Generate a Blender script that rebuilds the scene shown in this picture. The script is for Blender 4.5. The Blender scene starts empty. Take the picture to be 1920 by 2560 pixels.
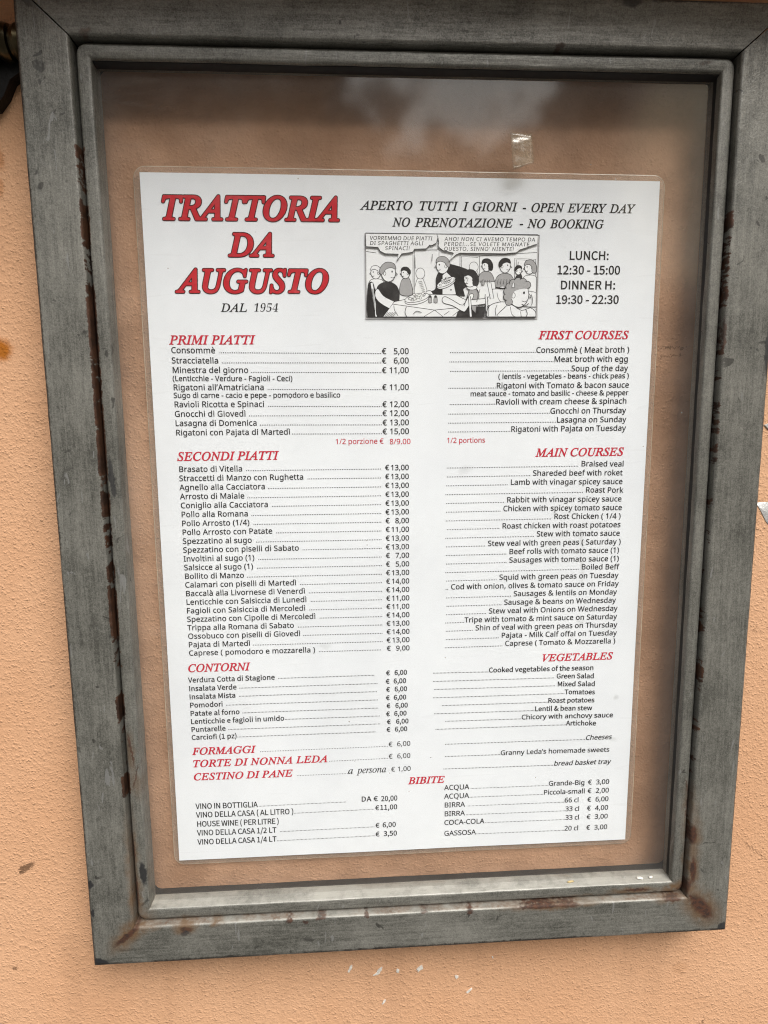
import bpy, bmesh, math, random
from mathutils import Vector, Matrix, noise
from mathutils.geometry import tessellate_polygon

C = bpy.context.scene
col = C.collection
R = math.radians
MM = 0.001

# ------------------------------------------------------------------ camera, light, exposure
# All sizes below are millimetres: x to the right, y up, h out of the wall towards the viewer;
# the middle of the menu sheet is the origin.
def P(x, y, h=0.0):
    return Vector((x * MM, -h * MM, y * MM))

cam_d = bpy.data.cameras.new('camera')
cam_d.sensor_fit = 'HORIZONTAL'
cam_d.sensor_width = 36.0
cam_d.lens = 36.0 * 1590.7 / 1920.0
cam_d.clip_start = 0.01
cam_d.clip_end = 100.0
cam = bpy.data.objects.new('camera', cam_d)
col.objects.link(cam)
CAM_RIGHT, CAM_UP, CAM_FWD, CAM_POS = ((0.998208, -0.009348, 0.059107), (0.017734, 0.989566, -0.142982), (0.057154, -0.143774, -0.987959), (-36.051, 73.113, 384.827))
def _v(a):
    return Vector((a[0], -a[2], a[1]))
_r, _u, _f = _v(CAM_RIGHT), _v(CAM_UP), _v(CAM_FWD)
m = Matrix(((_r.x, _u.x, -_f.x), (_r.y, _u.y, -_f.y), (_r.z, _u.z, -_f.z))).to_4x4()
m.translation = P(*CAM_POS)
cam.matrix_world = m
C.camera = cam

SUN_ELEV, SUN_AZ = R(50), R(26)          # azimuth measured from straight in front of the wall, to the right
sun_d = bpy.data.lights.new('sun', 'SUN')
sun_d.energy = 1.45
sun_d.angle = R(34)
sun_d.color = (1.0, 0.985, 0.965)
sun = bpy.data.objects.new('sun', sun_d)
col.objects.link(sun)
_s = Vector((math.sin(SUN_AZ) * math.cos(SUN_ELEV), -math.cos(SUN_AZ) * math.cos(SUN_ELEV), math.sin(SUN_ELEV)))
sun.rotation_euler = _s.to_track_quat('Z', 'Y').to_euler()
sun.location = _s * 5

world = bpy.data.worlds.new('World')
C.world = world
world.use_nodes = True
wn, wl = world.node_tree.nodes, world.node_tree.links
wn.clear()
w_out = wn.new('ShaderNodeOutputWorld')
w_bg = wn.new('ShaderNodeBackground')
w_bg.inputs['Strength'].default_value = 0.10
w_sky = wn.new('ShaderNodeTexSky')
w_sky.sky_type = 'NISHITA'
w_sky.sun_disc = False
w_sky.sun_elevation = SUN_ELEV
w_sky.sun_rotation = math.pi - SUN_AZ
w_sky.dust_density = 4.0
w_sky.air_density = 1.0
wl.new(w_bg.outputs[0], w_out.inputs[0])

C.view_settings.view_transform = 'Standard'
C.view_settings.look = 'None'
C.view_settings.exposure = 1.3
C.view_settings.gamma = 1.0
C.view_settings.use_curve_mapping = False
C.render.engine = 'CYCLES'
C.cycles.transparent_max_bounces = 24
C.cycles.max_bounces = 5
C.cycles.diffuse_bounces = 3
C.cycles.glossy_bounces = 3
C.cycles.use_denoising = True
C.cycles.denoiser = 'OPENIMAGEDENOISE'
C.cycles.denoising_input_passes = 'RGB_ALBEDO_NORMAL'
C.cycles.denoising_prefilter = 'NONE'        # keeps the small print sharp
C.cycles.use_adaptive_sampling = False
C.cycles.filter_width = 1.15

def wnode(t, **kw):
    n = wn.new(t)
    for k, v in kw.items():
        setattr(n, k, v)
    return n
# the street the wall looks out on: overcast sky with cloud, dark buildings and trees low down, pavement below
w_tc = wnode('ShaderNodeTexCoord')
w_sep = wnode('ShaderNodeSeparateXYZ')
wl.new(w_tc.outputs['Generated'], w_sep.inputs[0])
w_n = wnode('ShaderNodeTexNoise')
w_n.inputs['Scale'].default_value = 5.0
w_n.inputs['Detail'].default_value = 5.0
wl.new(w_tc.outputs['Generated'], w_n.inputs['Vector'])
w_n2 = wnode('ShaderNodeTexNoise')
w_n2.inputs['Scale'].default_value = 2.2
w_n2.inputs['Detail'].default_value = 3.0
wl.new(w_tc.outputs['Generated'], w_n2.inputs['Vector'])
def wmath(op, a, b=None, clamp=False):
    n = wnode('ShaderNodeMath', operation=op, use_clamp=clamp)
    for i, v in enumerate((a, b)):
        if v is None: continue
        if isinstance(v, (int, float)): n.inputs[i].default_value = v
        else: wl.new(v, n.inputs[i])
    return n.outputs[0]
def wmix(fac, a, b):
    n = wnode('ShaderNodeMix', data_type='RGBA')
    for sock, v in ((n.inputs['Factor'], fac), (n.inputs['A'], a), (n.inputs['B'], b)):
        if isinstance(v, (tuple, float)): sock.default_value = v
        else: wl.new(v, sock)
    return n.outputs['Result']
def wrange(v, lo, hi):
    n = wnode('ShaderNodeMapRange', interpolation_type='SMOOTHSTEP')
    wl.new(v, n.inputs['Value'])
    n.inputs['From Min'].default_value = lo
    n.inputs['From Max'].default_value = hi
    return n.outputs['Result']
cloud = wmix(wrange(w_n2.outputs['Fac'], 0.35, 0.65), (7.0, 7.1, 7.4, 1), (12.0, 12.0, 12.1, 1))
sky_c = wmix(0.65, w_sky.outputs[0], cloud)
def wdisc(x, z, rx, rz, warp):
    """soft patch of the view across the street around a direction"""
    a = wmath('DIVIDE', wmath('SUBTRACT', w_sep.outputs['X'], x), rx)
    b = wmath('DIVIDE', wmath('SUBTRACT', w_sep.outputs['Z'], z), rz)
    d = wmath('ADD', wmath('MULTIPLY', a, a), wmath('MULTIPLY', b, b))
    d = wmath('ADD', d, wmath('MULTIPLY', wmath('SUBTRACT', w_leaf.outputs['Fac'], 0.5), warp))
    return wmath('MULTIPLY', wrange(wmath('MULTIPLY', d, -1.0), -1.25, -0.55), wmath('LESS_THAN', w_sep.outputs['Y'], 0.0))
w_leaf = wnode('ShaderNodeTexNoise')
w_leaf.inputs['Scale'].default_value = 26.0
w_leaf.inputs['Detail'].default_value = 5.0
wl.new(w_tc.outputs['Generated'], w_leaf.inputs['Vector'])
# roofs and tree tops end at an uneven skyline; a gap of bright sky shows between them, and a sunlit beige house front to the right
edge = wmath('ADD', wmath('MULTIPLY', wmath('SUBTRACT', w_n.outputs['Fac'], 0.5), 0.45), 0.53)
low = wmath('SUBTRACT', w_sep.outputs['Z'], edge)
town = wmix(wrange(w_n2.outputs['Fac'], 0.4, 0.6), (0.22, 0.21, 0.22, 1), (0.75, 0.62, 0.52, 1))
town = wmix(wdisc(0.47, 0.33, 0.11, 0.16, 0.3), town, (4.2, 3.7, 2.7, 1))
town = wmix(wdisc(0.15, 0.45, 0.13, 0.085, 4.5), town, (9.5, 9.5, 9.0, 1))
town = wmix(wmath('MULTIPLY', wrange(w_leaf.outputs['Fac'], 0.48, 0.70), 0.6), town, (2.4, 2.2, 2.0, 1))
c1 = wmix(wrange(low, -0.03, 0.05), town, sky_c)
c2 = wmix(wrange(w_sep.outputs['Z'], -0.08, 0.0), (0.75, 0.70, 0.64, 1), c1)
wl.new(c2, w_bg.inputs['Color'])

# ------------------------------------------------------------------ helpers
def tag(o, label=None, cat=None, group=None, kind=None):
    if label: o['label'] = label
    if cat: o['category'] = cat
    if group: o['group'] = group
    if kind: o['kind'] = kind
    return o

def link(name, me, mats=(), parent=None, sharp=30, smooth=True):
    for mt in (mats if isinstance(mats, (list, tuple)) else [mats]):
        me.materials.append(mt)
    if smooth:
        for p in me.polygons: p.use_smooth = True
        if sharp: me.set_sharp_from_angle(angle=R(sharp))
    o = bpy.data.objects.new(name, me)
    col.objects.link(o)
    if parent:
        o.parent = parent
        o.location = -world_loc(parent)      # meshes are written in scene coordinates
    return o

def world_loc(o):
    v = Vector(o.location)
    while o.parent:
        o = o.parent
        v = v + Vector(o.location)
    return v

def empty(name, loc):
    o = bpy.data.objects.new(name, None)
    o.empty_display_size = 0.02
    col.objects.link(o)
    o.location = loc
    return o

def mesh(name, verts, faces, mi=None):
    me = bpy.data.meshes.new(name)
    me.from_pydata([tuple(v) for v in verts], [], faces)
    if mi:
        for p, k in zip(me.polygons, mi): p.material_index = k
    bm = bmesh.new(); bm.from_mesh(me)
    bmesh.ops.recalc_face_normals(bm, faces=bm.faces)
    bm.to_mesh(me); bm.free()
    return me

def nz(x, y, z=0.0):
    return noise.noise(Vector((x, y, z)))

def lerp(a, b, t): return a + (b - a) * t

def rrect(xl, xr, yt, yb, r, K=6, N=24):
    """rounded rectangle as (x, y, side) clockwise from the top left; side 0 top, 1 right, 2 bottom, 3 left"""
    out = []
    cs = ((xr - r, yt - r, 90), (xr - r, yb + r, 0), (xl + r, yb + r, -90), (xl + r, yt - r, -180))
    st = ((xl + r, yt), (xr, yt - r), (xr - r, yb), (xl, yb + r))
    en = ((xr - r, yt), (xr, yb + r), (xl + r, yb), (xl, yt - r))
    for k in range(4):
        for i in range(N):
            t = i / N
            out.append((lerp(st[k][0], en[k][0], t), lerp(st[k][1], en[k][1], t), k))
        cx, cy, a0 = cs[k]
        for i in range(K):
            a = R(a0 - 90.0 * i / K)
            out.append((cx + r * math.cos(a), cy + r * math.sin(a), k if i < K / 2 else (k + 1) % 4))
    return out

def arc(cx, cy, r, a0, a1, n):
    return [(cx + r * math.cos(R(lerp(a0, a1, i / n))), cy + r * math.sin(R(lerp(a0, a1, i / n)))) for i in range(n + 1)]

# ------------------------------------------------------------------ node material helper
class NT:
    def __init__(self, name):
        self.m = bpy.data.materials.new(name)
        self.m.use_nodes = True
        self.n, self.l = self.m.node_tree.nodes, self.m.node_tree.links
        self.n.clear()
        self.out = self.n.new('ShaderNodeOutputMaterial')
        self.tc = self.n.new('ShaderNodeTexCoord').outputs['Object']
    def new(self, t, **kw):
        n = self.n.new(t)
        for k, v in kw.items(): setattr(n, k, v)
        return n
    def put(self, sock, v):
        if isinstance(v, bpy.types.NodeSocket): self.l.new(v, sock)
        elif isinstance(v, tuple) and sock.type == 'RGBA' and len(v) == 3: sock.default_value = v + (1.0,)
        else: sock.default_value = v
    def math(self, op, a, b=0.0, clamp=False):
        n = self.new('ShaderNodeMath', operation=op, use_clamp=clamp)
        self.put(n.inputs[0], a); self.put(n.inputs[1], b)
        return n.outputs[0]
    def noise(self, scale, detail=3.0, rough=0.5, vec=None, stretch=None, dist=0.0):
        n = self.new('ShaderNodeTexNoise')
        v = vec or self.tc
        if stretch:
            mp = self.new('ShaderNodeMapping')
            self.put(mp.inputs['Vector'], v)
            mp.inputs['Scale'].default_value = stretch
            v = mp.outputs[0]
        self.put(n.inputs['Vector'], v)
        n.inputs['Scale'].default_value = scale
        n.inputs['Detail'].default_value = detail
        n.inputs['Roughness'].default_value = rough
        n.inputs['Distortion'].default_value = dist
        return n.outputs['Fac']
    def ncol(self, scale, detail=2.0):
        n = self.new('ShaderNodeTexNoise')
        self.put(n.inputs['Vector'], self.tc)
        n.inputs['Scale'].default_value = scale
        n.inputs['Detail'].default_value = detail
        return n.outputs['Color']
    def voro(self, scale, feature='F1', out='Distance', vec=None):
        n = self.new('ShaderNodeTexVoronoi', feature=feature)
        self.put(n.inputs['Vector'], vec or self.tc)
        n.inputs['Scale'].default_value = scale
        return n.outputs[out]
    def rng(self, v, lo, hi, a=0.0, b=1.0, smooth=True):
        n = self.new('ShaderNodeMapRange', interpolation_type='SMOOTHSTEP' if smooth else 'LINEAR')
        self.put(n.inputs['Value'], v)
        for k, x in (('From Min', lo), ('From Max', hi), ('To Min', a), ('To Max', b)): self.put(n.inputs[k], x)
        return n.outputs['Result']
    def mix(self, f, a, b, mode='MIX'):
        n = self.new('ShaderNodeMix', data_type='RGBA', blend_type=mode)
        self.put(n.inputs['Factor'], f); self.put(n.inputs['A'], a); self.put(n.inputs['B'], b)
        return n.outputs['Result']
    def vmath(self, op, a, b):
        n = self.new('ShaderNodeVectorMath', operation=op)
        self.put(n.inputs[0], a); self.put(n.inputs[1], b)
        return n
    def warp(self, scale, amp):
        """object coordinates pushed about by a noise, amp in millimetres"""
        c = self.vmath('SUBTRACT', self.ncol(scale, 3.0), (0.5, 0.5, 0.5)).outputs[0]
        sc = self.new('ShaderNodeVectorMath', operation='SCALE')
        self.put(sc.inputs[0], c); sc.inputs['Scale'].default_value = amp * MM * 2
        return self.vmath('ADD', self.tc, sc.outputs[0]).outputs[0]
    def spots(self, lst, vec, soft=0.5):
        """mask of ellipses (x, y, rx, ry, angle, strength) in millimetres on the wall plane"""
        res = None
        for (x, y, rx, ry, ang, s) in lst:
            mp = self.new('ShaderNodeMapping', vector_type='TEXTURE')
            self.put(mp.inputs['Vector'], vec)
            mp.inputs['Location'].default_value = (x * MM, 0, y * MM)
            mp.inputs['Rotation'].default_value = (0, R(-ang), 0)
            mp.inputs['Scale'].default_value = (rx * MM, 1000.0, ry * MM)
            d = self.new('ShaderNodeVectorMath', operation='LENGTH')
            self.put(d.inputs[0], mp.outputs[0])
            k = self.rng(d.outputs['Value'], 1.0 + soft, 1.0 - soft, 0.0, s)
            res = k if res is None else self.math('MAXIMUM', res, k)
        return res
    def bump(self, h, strength=0.5, dist=0.001, normal=None):
        n = self.new('ShaderNodeBump')
        n.inputs['Strength'].default_value = strength
        n.inputs['Distance'].default_value = dist
        self.put(n.inputs['Height'], h)
        if normal: self.put(n.inputs['Normal'], normal)
        return n.outputs[0]
    def bsdf(self, **kw):
        b = self.new('ShaderNodeBsdfPrincipled')
        for k, v in kw.items(): self.put(b.inputs[k.replace('_', ' ')], v)
        self.l.new(b.outputs[0], self.out.inputs[0])
        return b
    def xz(self):
        s = self.new('ShaderNodeSeparateXYZ')
        self.put(s.inputs[0], self.tc)
        return s.outputs['X'], s.outputs['Z']
# ------------------------------------------------------------------ sizes and wear, millimetres
INNER = (-172.0, 178.8, 266.2, -235.4)       # inner edge of the outer frame: left, right, top, bottom
OUTER = (-198.0, 207.1, 290.6, -260.7)
DOOR_O = (-170.6, 178.0, 265.0, -234.0)
DOOR_I = (-163.3, 171.7, 257.5, -226.4)
BOX_I = (-167.2, 177.2, 263.6, -231.2)       # inside faces of the case
H_WALL, H_FRAME, H_DOOR, H_GLASS = -3.0, 25.0, 21.0, 14.0
METAL_D, METAL_L = (0.066, 0.065, 0.054), (0.236, 0.230, 0.200)
WALL_A, WALL_B, WALL_D = (0.585, 0.325, 0.178), (0.635, 0.372, 0.215), (0.47, 0.25, 0.13)
GLASS_DUST = 0.020
WALL_RUST = [(-234, 115, 6.5, 6.0, 0, 1.0), (-225, 219, 2.5, 7, 10, 0.45), (-226, 203, 2.5, 5, 0, 0.4)]
WALL_DARK = [(-247.5, -211.6, 5.0, 2.0, 25, 0.8), (-251, -213.5, 2.0, 2.6, 0, 0.8), (163, 115, 10, 0.35, -3, 0.7), (164, 110, 8, 0.4, 4, 0.7),
             (238, -222, 9, 0.35, -38, 0.7), (247, -229.5, 7, 0.35, -40, 0.7), (-262, -285, 1.5, 1.2, 0, 0.7), (214, -360, 2.6, 0.5, 80, 0.6), (30, 241, 3, 0.4, -35, 0.4)]
WALL_DAMP = [(194, -315, 5.2, 4.6, 0, 0.30)]
RUST_HALO = [(188, -241.5, 15, 9, -45, 1), (174, -231, 12, 4, 20, 1), (181, -206, 4, 30, 0, 0.7), (-171, -200, 3, 34, 0, 0.6), (-172, -236, 10, 6, 42, 0.9), (181, -193, 4.5, 10, 0, 0.9), (181.5, -216, 4, 14, 3, 0.9), (175, -230, 7, 4, 30, 0.9), (177.5, -174, 3, 14, 0, 0.55),
             (146, -231.4, 14, 2.2, 0, 0.9), (91, -236, 26, 2.2, 0, 0.9), (168, -236, 9, 2.6, 0, 0.7), (120, -234, 20, 1.5, 0, 0.5),
             (-175.5, -240, 13, 5.5, 42, 1), (-170.5, -186, 2.4, 14, 0, 0.8), (-170.3, -216, 3.2, 15, 0, 0.9), (-141, -237.5, 6.5, 4.2, 0, 0.9),
             (-164, -236, 7, 2, 0, 0.6), (-122, -235.6, 3.5, 1.8, 0, 0.8), (-168, -123, 2.5, 12, 0, 0.55), (-166, -143, 3, 9, 10, 0.5)]
RUST_CORE = [(189, -242.5, 11, 4.4, -48, 1), (178.5, -228, 2.0, 6.5, -20, 0.9), (184, -237, 6, 1.6, -42, 1), (180.3, -191, 2.4, 6.5, 0, 1), (181.8, -216, 1.8, 9, 3, 1), (176.5, -231.5, 3.2, 1.4, 10, 0.8),
             (147, -231.0, 9, 1.0, 0, 0.9), (82, -236.2, 14, 1.3, 0, 0.95), (100, -236.2, 8, 1.2, 0, 0.8), (169.5, -236, 5.5, 1.2, 0, 0.8),
             (-176.5, -241.0, 9.5, 1.7, 42, 1), (-170.6, -188, 0.8, 10, 0, 0.9), (-170.4, -214, 1.2, 11, 0, 0.9), (-140.5, -238.6, 3.5, 1.9, 0, 0.8),
             (-76.7, -236.6, 1.9, 1.5, 0, 0.9), (-66.7, -237.6, 2.0, 1.2, 0, 0.9), (-57.4, -236, 3.4, 1.1, 10, 0.8), (-28.7, -236, 1.4, 1.1, 0, 0.8),
             (37.2, -237.0, 2.0, 1.9, 0, 0.9), (8, -235.8, 2.2, 0.8, 0, 0.6), (-167.6, -121, 0.7, 10, 8, 0.8), (-166, -138, 0.6, 8, -15, 0.7), (177.4, -172, 0.6, 9, -6, 0.8), (176.5, -160, 0.5, 6, 14, 0.7),
             (-163.5, 267.8, 3.4, 1.8, 20, 0.5), (80, 267, 2.6, 1.2, 0, 0.7), (179.6, 120, 0.8, 9, 0, 0.8), (161, 262, 3, 1.0, 10, 0.4)]
BLACK_CHIP = [(-165.6, -202, 2.0, 7.5, 4, 0.9), (-167.6, 42, 1.5, 11, 3, 0.75), (205.5, 108, 1.5, 13, 3, 0.8), (-193, -258.5, 6, 2.8, -20, 0.95), (-196, -205, 1.6, 3, 0, 0.9),
              (-196, -224, 1.0, 3, 0, 0.9), (204, -258, 3, 4, -45, 0.85), (-141, -241, 3, 1.4, 0, 0.7), (118, 290, 6, 4, 20, 0.8), (150, 290.5, 30, 1.6, 0, 0.7)]
# ------------------------------------------------------------------ materials
def mat_wall():
    t = NT('orange_plaster')
    wv = t.warp(350.0, 1.2)
    dome = t.rng(t.voro(560.0, vec=wv), 0.62, 0.05, smooth=False)
    dome2 = t.rng(t.voro(900.0), 0.6, 0.0, smooth=False)
    grain = t.noise(300.0, 3.0, 0.6)
    mid = t.noise(75.0, 3.0, 0.55)
    big = t.noise(6.0, 4.0, 0.6)
    h = t.math('MULTIPLY', dome, t.rng(grain, 0.30, 0.70))
    h = t.math('ADD', t.math('MULTIPLY', h, 0.75), t.math('MULTIPLY', dome2, 0.20))
    h = t.math('ADD', h, t.math('ADD', t.math('MULTIPLY', mid, 0.55), t.math('MULTIPLY', grain, 0.55)))
    c = t.mix(t.rng(big, 0.3, 0.7), WALL_A, WALL_B)
    c = t.mix(t.math('MULTIPLY', t.rng(grain, 0.5, 0.25), 0.30), c, WALL_D)
    c = t.mix(t.math('MULTIPLY', t.rng(t.noise(40.0, 5.0, 0.7), 0.55, 0.80), 0.35), c, WALL_D)
    # behind the glass the plaster colour is duller and browner
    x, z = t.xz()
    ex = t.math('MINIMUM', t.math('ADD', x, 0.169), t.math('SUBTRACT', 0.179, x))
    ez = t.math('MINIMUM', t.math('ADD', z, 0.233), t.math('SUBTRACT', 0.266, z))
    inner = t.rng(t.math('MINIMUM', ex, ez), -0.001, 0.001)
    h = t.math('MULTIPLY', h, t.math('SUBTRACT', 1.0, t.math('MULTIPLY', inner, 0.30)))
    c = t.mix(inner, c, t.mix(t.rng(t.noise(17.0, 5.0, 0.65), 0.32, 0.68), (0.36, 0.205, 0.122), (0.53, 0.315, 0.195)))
    w = t.warp(260.0, 2.2)
    run = t.math('MULTIPLY', t.rng(t.noise(34.0, 4.0, 0.6, stretch=(1.0, 1.0, 0.06)), 0.52, 0.72), t.math('MULTIPLY', t.rng(z, -0.42, -0.265), t.math('LESS_THAN', z, -0.262)))
    c = t.mix(t.math('MULTIPLY', run, 0.30), c, (0.40, 0.22, 0.12))
    crack = t.rng(t.math('ABSOLUTE', t.math('SUBTRACT', t.noise(3.2, 6.0, 0.62, dist=0.8), 0.5)), 0.0016, 0.0004)
    crack = t.math('MULTIPLY', crack, t.rng(t.noise(7.0, 2.0), 0.52, 0.62))
    c = t.mix(t.math('MULTIPLY', crack, 0.5), c, (0.22, 0.11, 0.05))
    c = t.mix(t.spots(WALL_RUST, w, 0.45), c, (0.36, 0.115, 0.008))
    c = t.mix(t.spots(WALL_DARK, t.warp(700.0, 3.0), 0.4), c, (0.09, 0.045, 0.02))
    c = t.mix(t.spots(WALL_DAMP, w, 0.25), c, (0.40, 0.20, 0.095))
    t.bsdf(Base_Color=c, Roughness=0.85, Normal=t.bump(h, 0.85, 0.0007), Specular_IOR_Level=0.3)
    return t.m

def mat_metal(axis, door=False):
    """grey mica paint brushed along the bar: chips, dirt and rust of their own shape"""
    t = NT('grey_paint_' + ('upright' if axis == 'v' else 'level') + ('_door' if door else ''))
    st = (1.0, 1.0, 0.07) if axis == 'v' else (0.07, 1.0, 1.0)
    streak = t.noise(900.0, 4.0, 0.65, stretch=st)
    streak2 = t.noise(260.0, 3.0, 0.6, stretch=st)
    spark = t.noise(1500.0, 2.0, 0.7)
    mott = t.noise(330.0, 3.0, 0.65)
    blot = t.noise(24.0, 5.0, 0.62)
    lump = t.noise(160.0, 5.0, 0.65)
    k = t.math('ADD', t.math('MULTIPLY', t.math('SUBTRACT', streak, 0.5), 1.05), t.math('MULTIPLY', t.math('SUBTRACT', blot, 0.5), 1.5))
    k = t.math('ADD', k, t.math('MULTIPLY', t.math('SUBTRACT', spark, 0.5), 1.5))
    k = t.math('ADD', k, t.math('MULTIPLY', t.math('ADD', t.math('SUBTRACT', streak2, 0.5), t.math('SUBTRACT', mott, 0.5)), 0.55))
    c = t.mix(t.rng(k, -0.45, 0.50, smooth=False), METAL_D, METAL_L)
    x, z = t.xz()
    dots = t.rng(t.noise(120.0, 2.0, 0.5, dist=1.0), 0.665, 0.70)
    dots = t.math('MULTIPLY', dots, t.rng(t.noise(30.0, 1.0), 0.5, 0.58))
    c = t.mix(t.math('MULTIPLY', dots, 0.75), c, (0.03, 0.028, 0.024))
    scr = t.rng(t.noise(190.0, 2.0, 0.5, stretch=(1.0, 1.0, 0.2), dist=1.5), 0.70, 0.72)
    c = t.mix(t.math('MULTIPLY', scr, 0.6), c, (0.24, 0.24, 0.23))
    # sky brightness on ledges put into the colour: paler where faces point up
    g = t.new('ShaderNodeNewGeometry')
    sn = t.new('ShaderNodeSeparateXYZ'); t.put(sn.inputs[0], g.outputs['True Normal'])
    up = t.math('MULTIPLY', t.rng(sn.outputs['Z'], 0.55, 0.95), t.rng(t.noise(55.0, 5.0, 0.7), 0.28, 0.60, 0.15, 0.72))
    c = t.mix(up, c, (0.40, 0.385, 0.335))
    # paint broken away along the seams beside the door and along the outer edges
    w1 = t.noise(38.0, 5.0, 0.75, stretch=(0.3, 0.3, 1.0))
    wob = t.math('MULTIPLY', t.math('SUBTRACT', t.noise(500.0, 3.0, 0.6), 0.5), 0.0022)
    def seam(coord, at, wmax, lo, hi, cut):
        d = t.math('ABSOLUTE', t.math('ADD', t.math('SUBTRACT', coord, at * MM), wob))
        wid = t.rng(w1, cut, cut + 0.10, -0.0006, wmax * MM)
        msk = t.rng(t.math('SUBTRACT', d, wid), 0.0003, -0.0001)
        g = t.math('MULTIPLY', t.math('GREATER_THAN', z, lo * MM), t.math('LESS_THAN', z, hi * MM))
        return t.math('MULTIPLY', msk, g)
    if axis == 'v':
        s = t.math('MAXIMUM', seam(x, -171.2, 1.7, -150, 215, 0.42), seam(x, 178.9, 1.3, -190, 190, 0.50))
        c = t.mix(s, c, t.mix(t.rng(t.noise(120.0, 4.0, 0.7), 0.35, 0.65), (0.026, 0.014, 0.009), (0.075, 0.034, 0.018)))
        e = t.math('MAXIMUM', t.rng(t.math('ADD', x, wob), -0.1962, -0.1972), t.rng(t.math('ADD', x, wob), 0.2058, 0.2066))
        edge = t.math('MULTIPLY', e, t.rng(t.noise(26.0, 4.0, 0.7), 0.36, 0.50))
    else:
        edge = t.math('MULTIPLY', t.rng(t.math('ADD', z, t.math('MULTIPLY', wob, 1.6)), -0.2582, -0.2594), t.rng(t.noise(22.0, 4.0, 0.7), 0.38, 0.48))
        # a thin rusty line where water stands between door and frame
        low = t.math('ABSOLUTE', t.math('ADD', t.math('SUBTRACT', z, -0.2347), t.math('MULTIPLY', wob, 0.5)))
        line = t.math('MULTIPLY', t.rng(low, 0.0011, 0.0003), t.rng(t.noise(30.0, 4.0, 0.7), 0.40, 0.60))
        c = t.mix(t.math('MULTIPLY', line, 0.8), c, (0.13, 0.058, 0.022))
    c = t.mix(t.math('MULTIPLY', edge, 0.85), c, (0.022, 0.018, 0.015))
    # rust: brown halo and a dark core
    wv = t.warp(150.0, 3.2)
    wf = t.warp(420.0, 1.6)
    halo = t.math('MULTIPLY', t.spots(RUST_HALO, wv, 0.75), t.rng(t.noise(210.0, 4.0, 0.7), 0.20, 0.52))
    core = t.spots(RUST_CORE, wf, 0.35)
    rc = t.mix(t.rng(t.noise(420.0, 4.0, 0.7), 0.35, 0.65), (0.070, 0.025, 0.010), (0.026, 0.012, 0.007))
    c = t.mix(t.math('MULTIPLY', halo, 0.95), c, (0.105, 0.055, 0.020))
    c = t.mix(t.math('MULTIPLY', core, t.rng(t.noise(330.0, 4.0, 0.7), 0.24, 0.40)), c, rc)
    c = t.mix(t.spots(BLACK_CHIP, wf, 0.25), c, (0.020, 0.020, 0.022))
    rusty = t.math('MAXIMUM', halo, core)
    h = t.math('ADD', t.math('MULTIPLY', streak, 0.35), t.math('MULTIPLY', lump, 0.8))
    h = t.math('ADD', h, t.math('MULTIPLY', spark, 0.18))
    h = t.math('SUBTRACT', h, t.math('MULTIPLY', edge, 0.5))
    rough = t.math('ADD', t.rng(k, -0.5, 0.5, 0.50, 0.36), t.math('MULTIPLY', rusty, 0.4), clamp=True)
    met = t.math('MULTIPLY', t.math('SUBTRACT', 1.0, rusty, clamp=True), 0.22)
    t.bsdf(Base_Color=c, Roughness=rough, Metallic=met, Normal=t.bump(h, 0.55, 0.0006))
    return t.m

def mat_simple(name, c, rough=0.6, met=0.0, var=0.25, nscale=90.0, bump=0.0, bscale=600.0, spec=0.5):
    t = NT(name)
    d = tuple(v * (1 - var) for v in c)
    cc = t.mix(t.rng(t.noise(nscale, 4.0, 0.6), 0.3, 0.7), d, c)
    kw = dict(Base_Color=cc, Roughness=rough, Metallic=met, Specular_IOR_Level=spec)
    if bump: kw['Normal'] = t.bump(t.noise(bscale, 3.0, 0.6), bump, 0.0005)
    t.bsdf(**kw)
    return t.m

def laminate(t, c):
    """print sealed under a glossy, slightly rippled clear foil"""
    nb = t.bump(t.math('ADD', t.noise(20.0, 2.0, 0.5), t.math('MULTIPLY', t.noise(110.0, 1.0), 0.05)), 0.8, 0.006)
    t.bsdf(Base_Color=c, Roughness=0.9, Specular_IOR_Level=0.0, Coat_Weight=0.8, Coat_Roughness=0.10, Coat_IOR=1.45, Coat_Normal=nb)

def mat_ink(name, c, fade=0.0):
    """print under the laminate: slightly uneven ink, no gloss of its own"""
    t = NT(name)
    lite = tuple(min(1.0, v + 0.05 + fade) for v in c)
    cc = t.mix(t.rng(t.noise(60.0, 4.0, 0.7), 0.45, 0.75), c, lite)
    laminate(t, cc)
    return t.m

def mat_paper():
    t = NT('white_paper')
    c = t.mix(t.rng(t.noise(14.0, 5.0, 0.6), 0.35, 0.7), (0.92, 0.955, 1.0), (0.865, 0.90, 0.95))
    c = t.mix(t.math('MULTIPLY', t.rng(t.noise(1400.0, 2.0), 0.45, 0.75), 0.10), c, (0.70, 0.70, 0.70))
    # small dark specks caught in the sheet
    v = t.new('ShaderNodeTexVoronoi')
    t.put(v.inputs['Vector'], t.warp(300.0, 1.5))
    v.inputs['Scale'].default_value = 60.0
    sp = t.math('MULTIPLY', t.rng(v.outputs['Distance'], 0.030, 0.022), t.math('GREATER_THAN', t.new_sep(v.outputs['Color']), 0.80))
    c = t.mix(t.math('MULTIPLY', sp, 0.7), c, (0.10, 0.09, 0.08))
    # damp smudges
    c = t.mix(t.spots([(110, -2, 1.6, 6, 5, 0.22), (111, -22, 1.4, 9, 0, 0.22), (112, -56, 1.8, 3, 0, 0.25),
                       (36, 41.5, 4, 2, 20, 0.2), (31, -191, 4, 2, 0, 0.12), (-52, -67, 3, 1.5, 0, 0.2), (137, -108, 1.6, 2, 0, 0.3), (136, -137, 2, 1.4, 0, 0.25)],
                      t.warp(120.0, 3.0), 0.7), c, (0.40, 0.41, 0.40))
    laminate(t, c)
    return t.m

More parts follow.
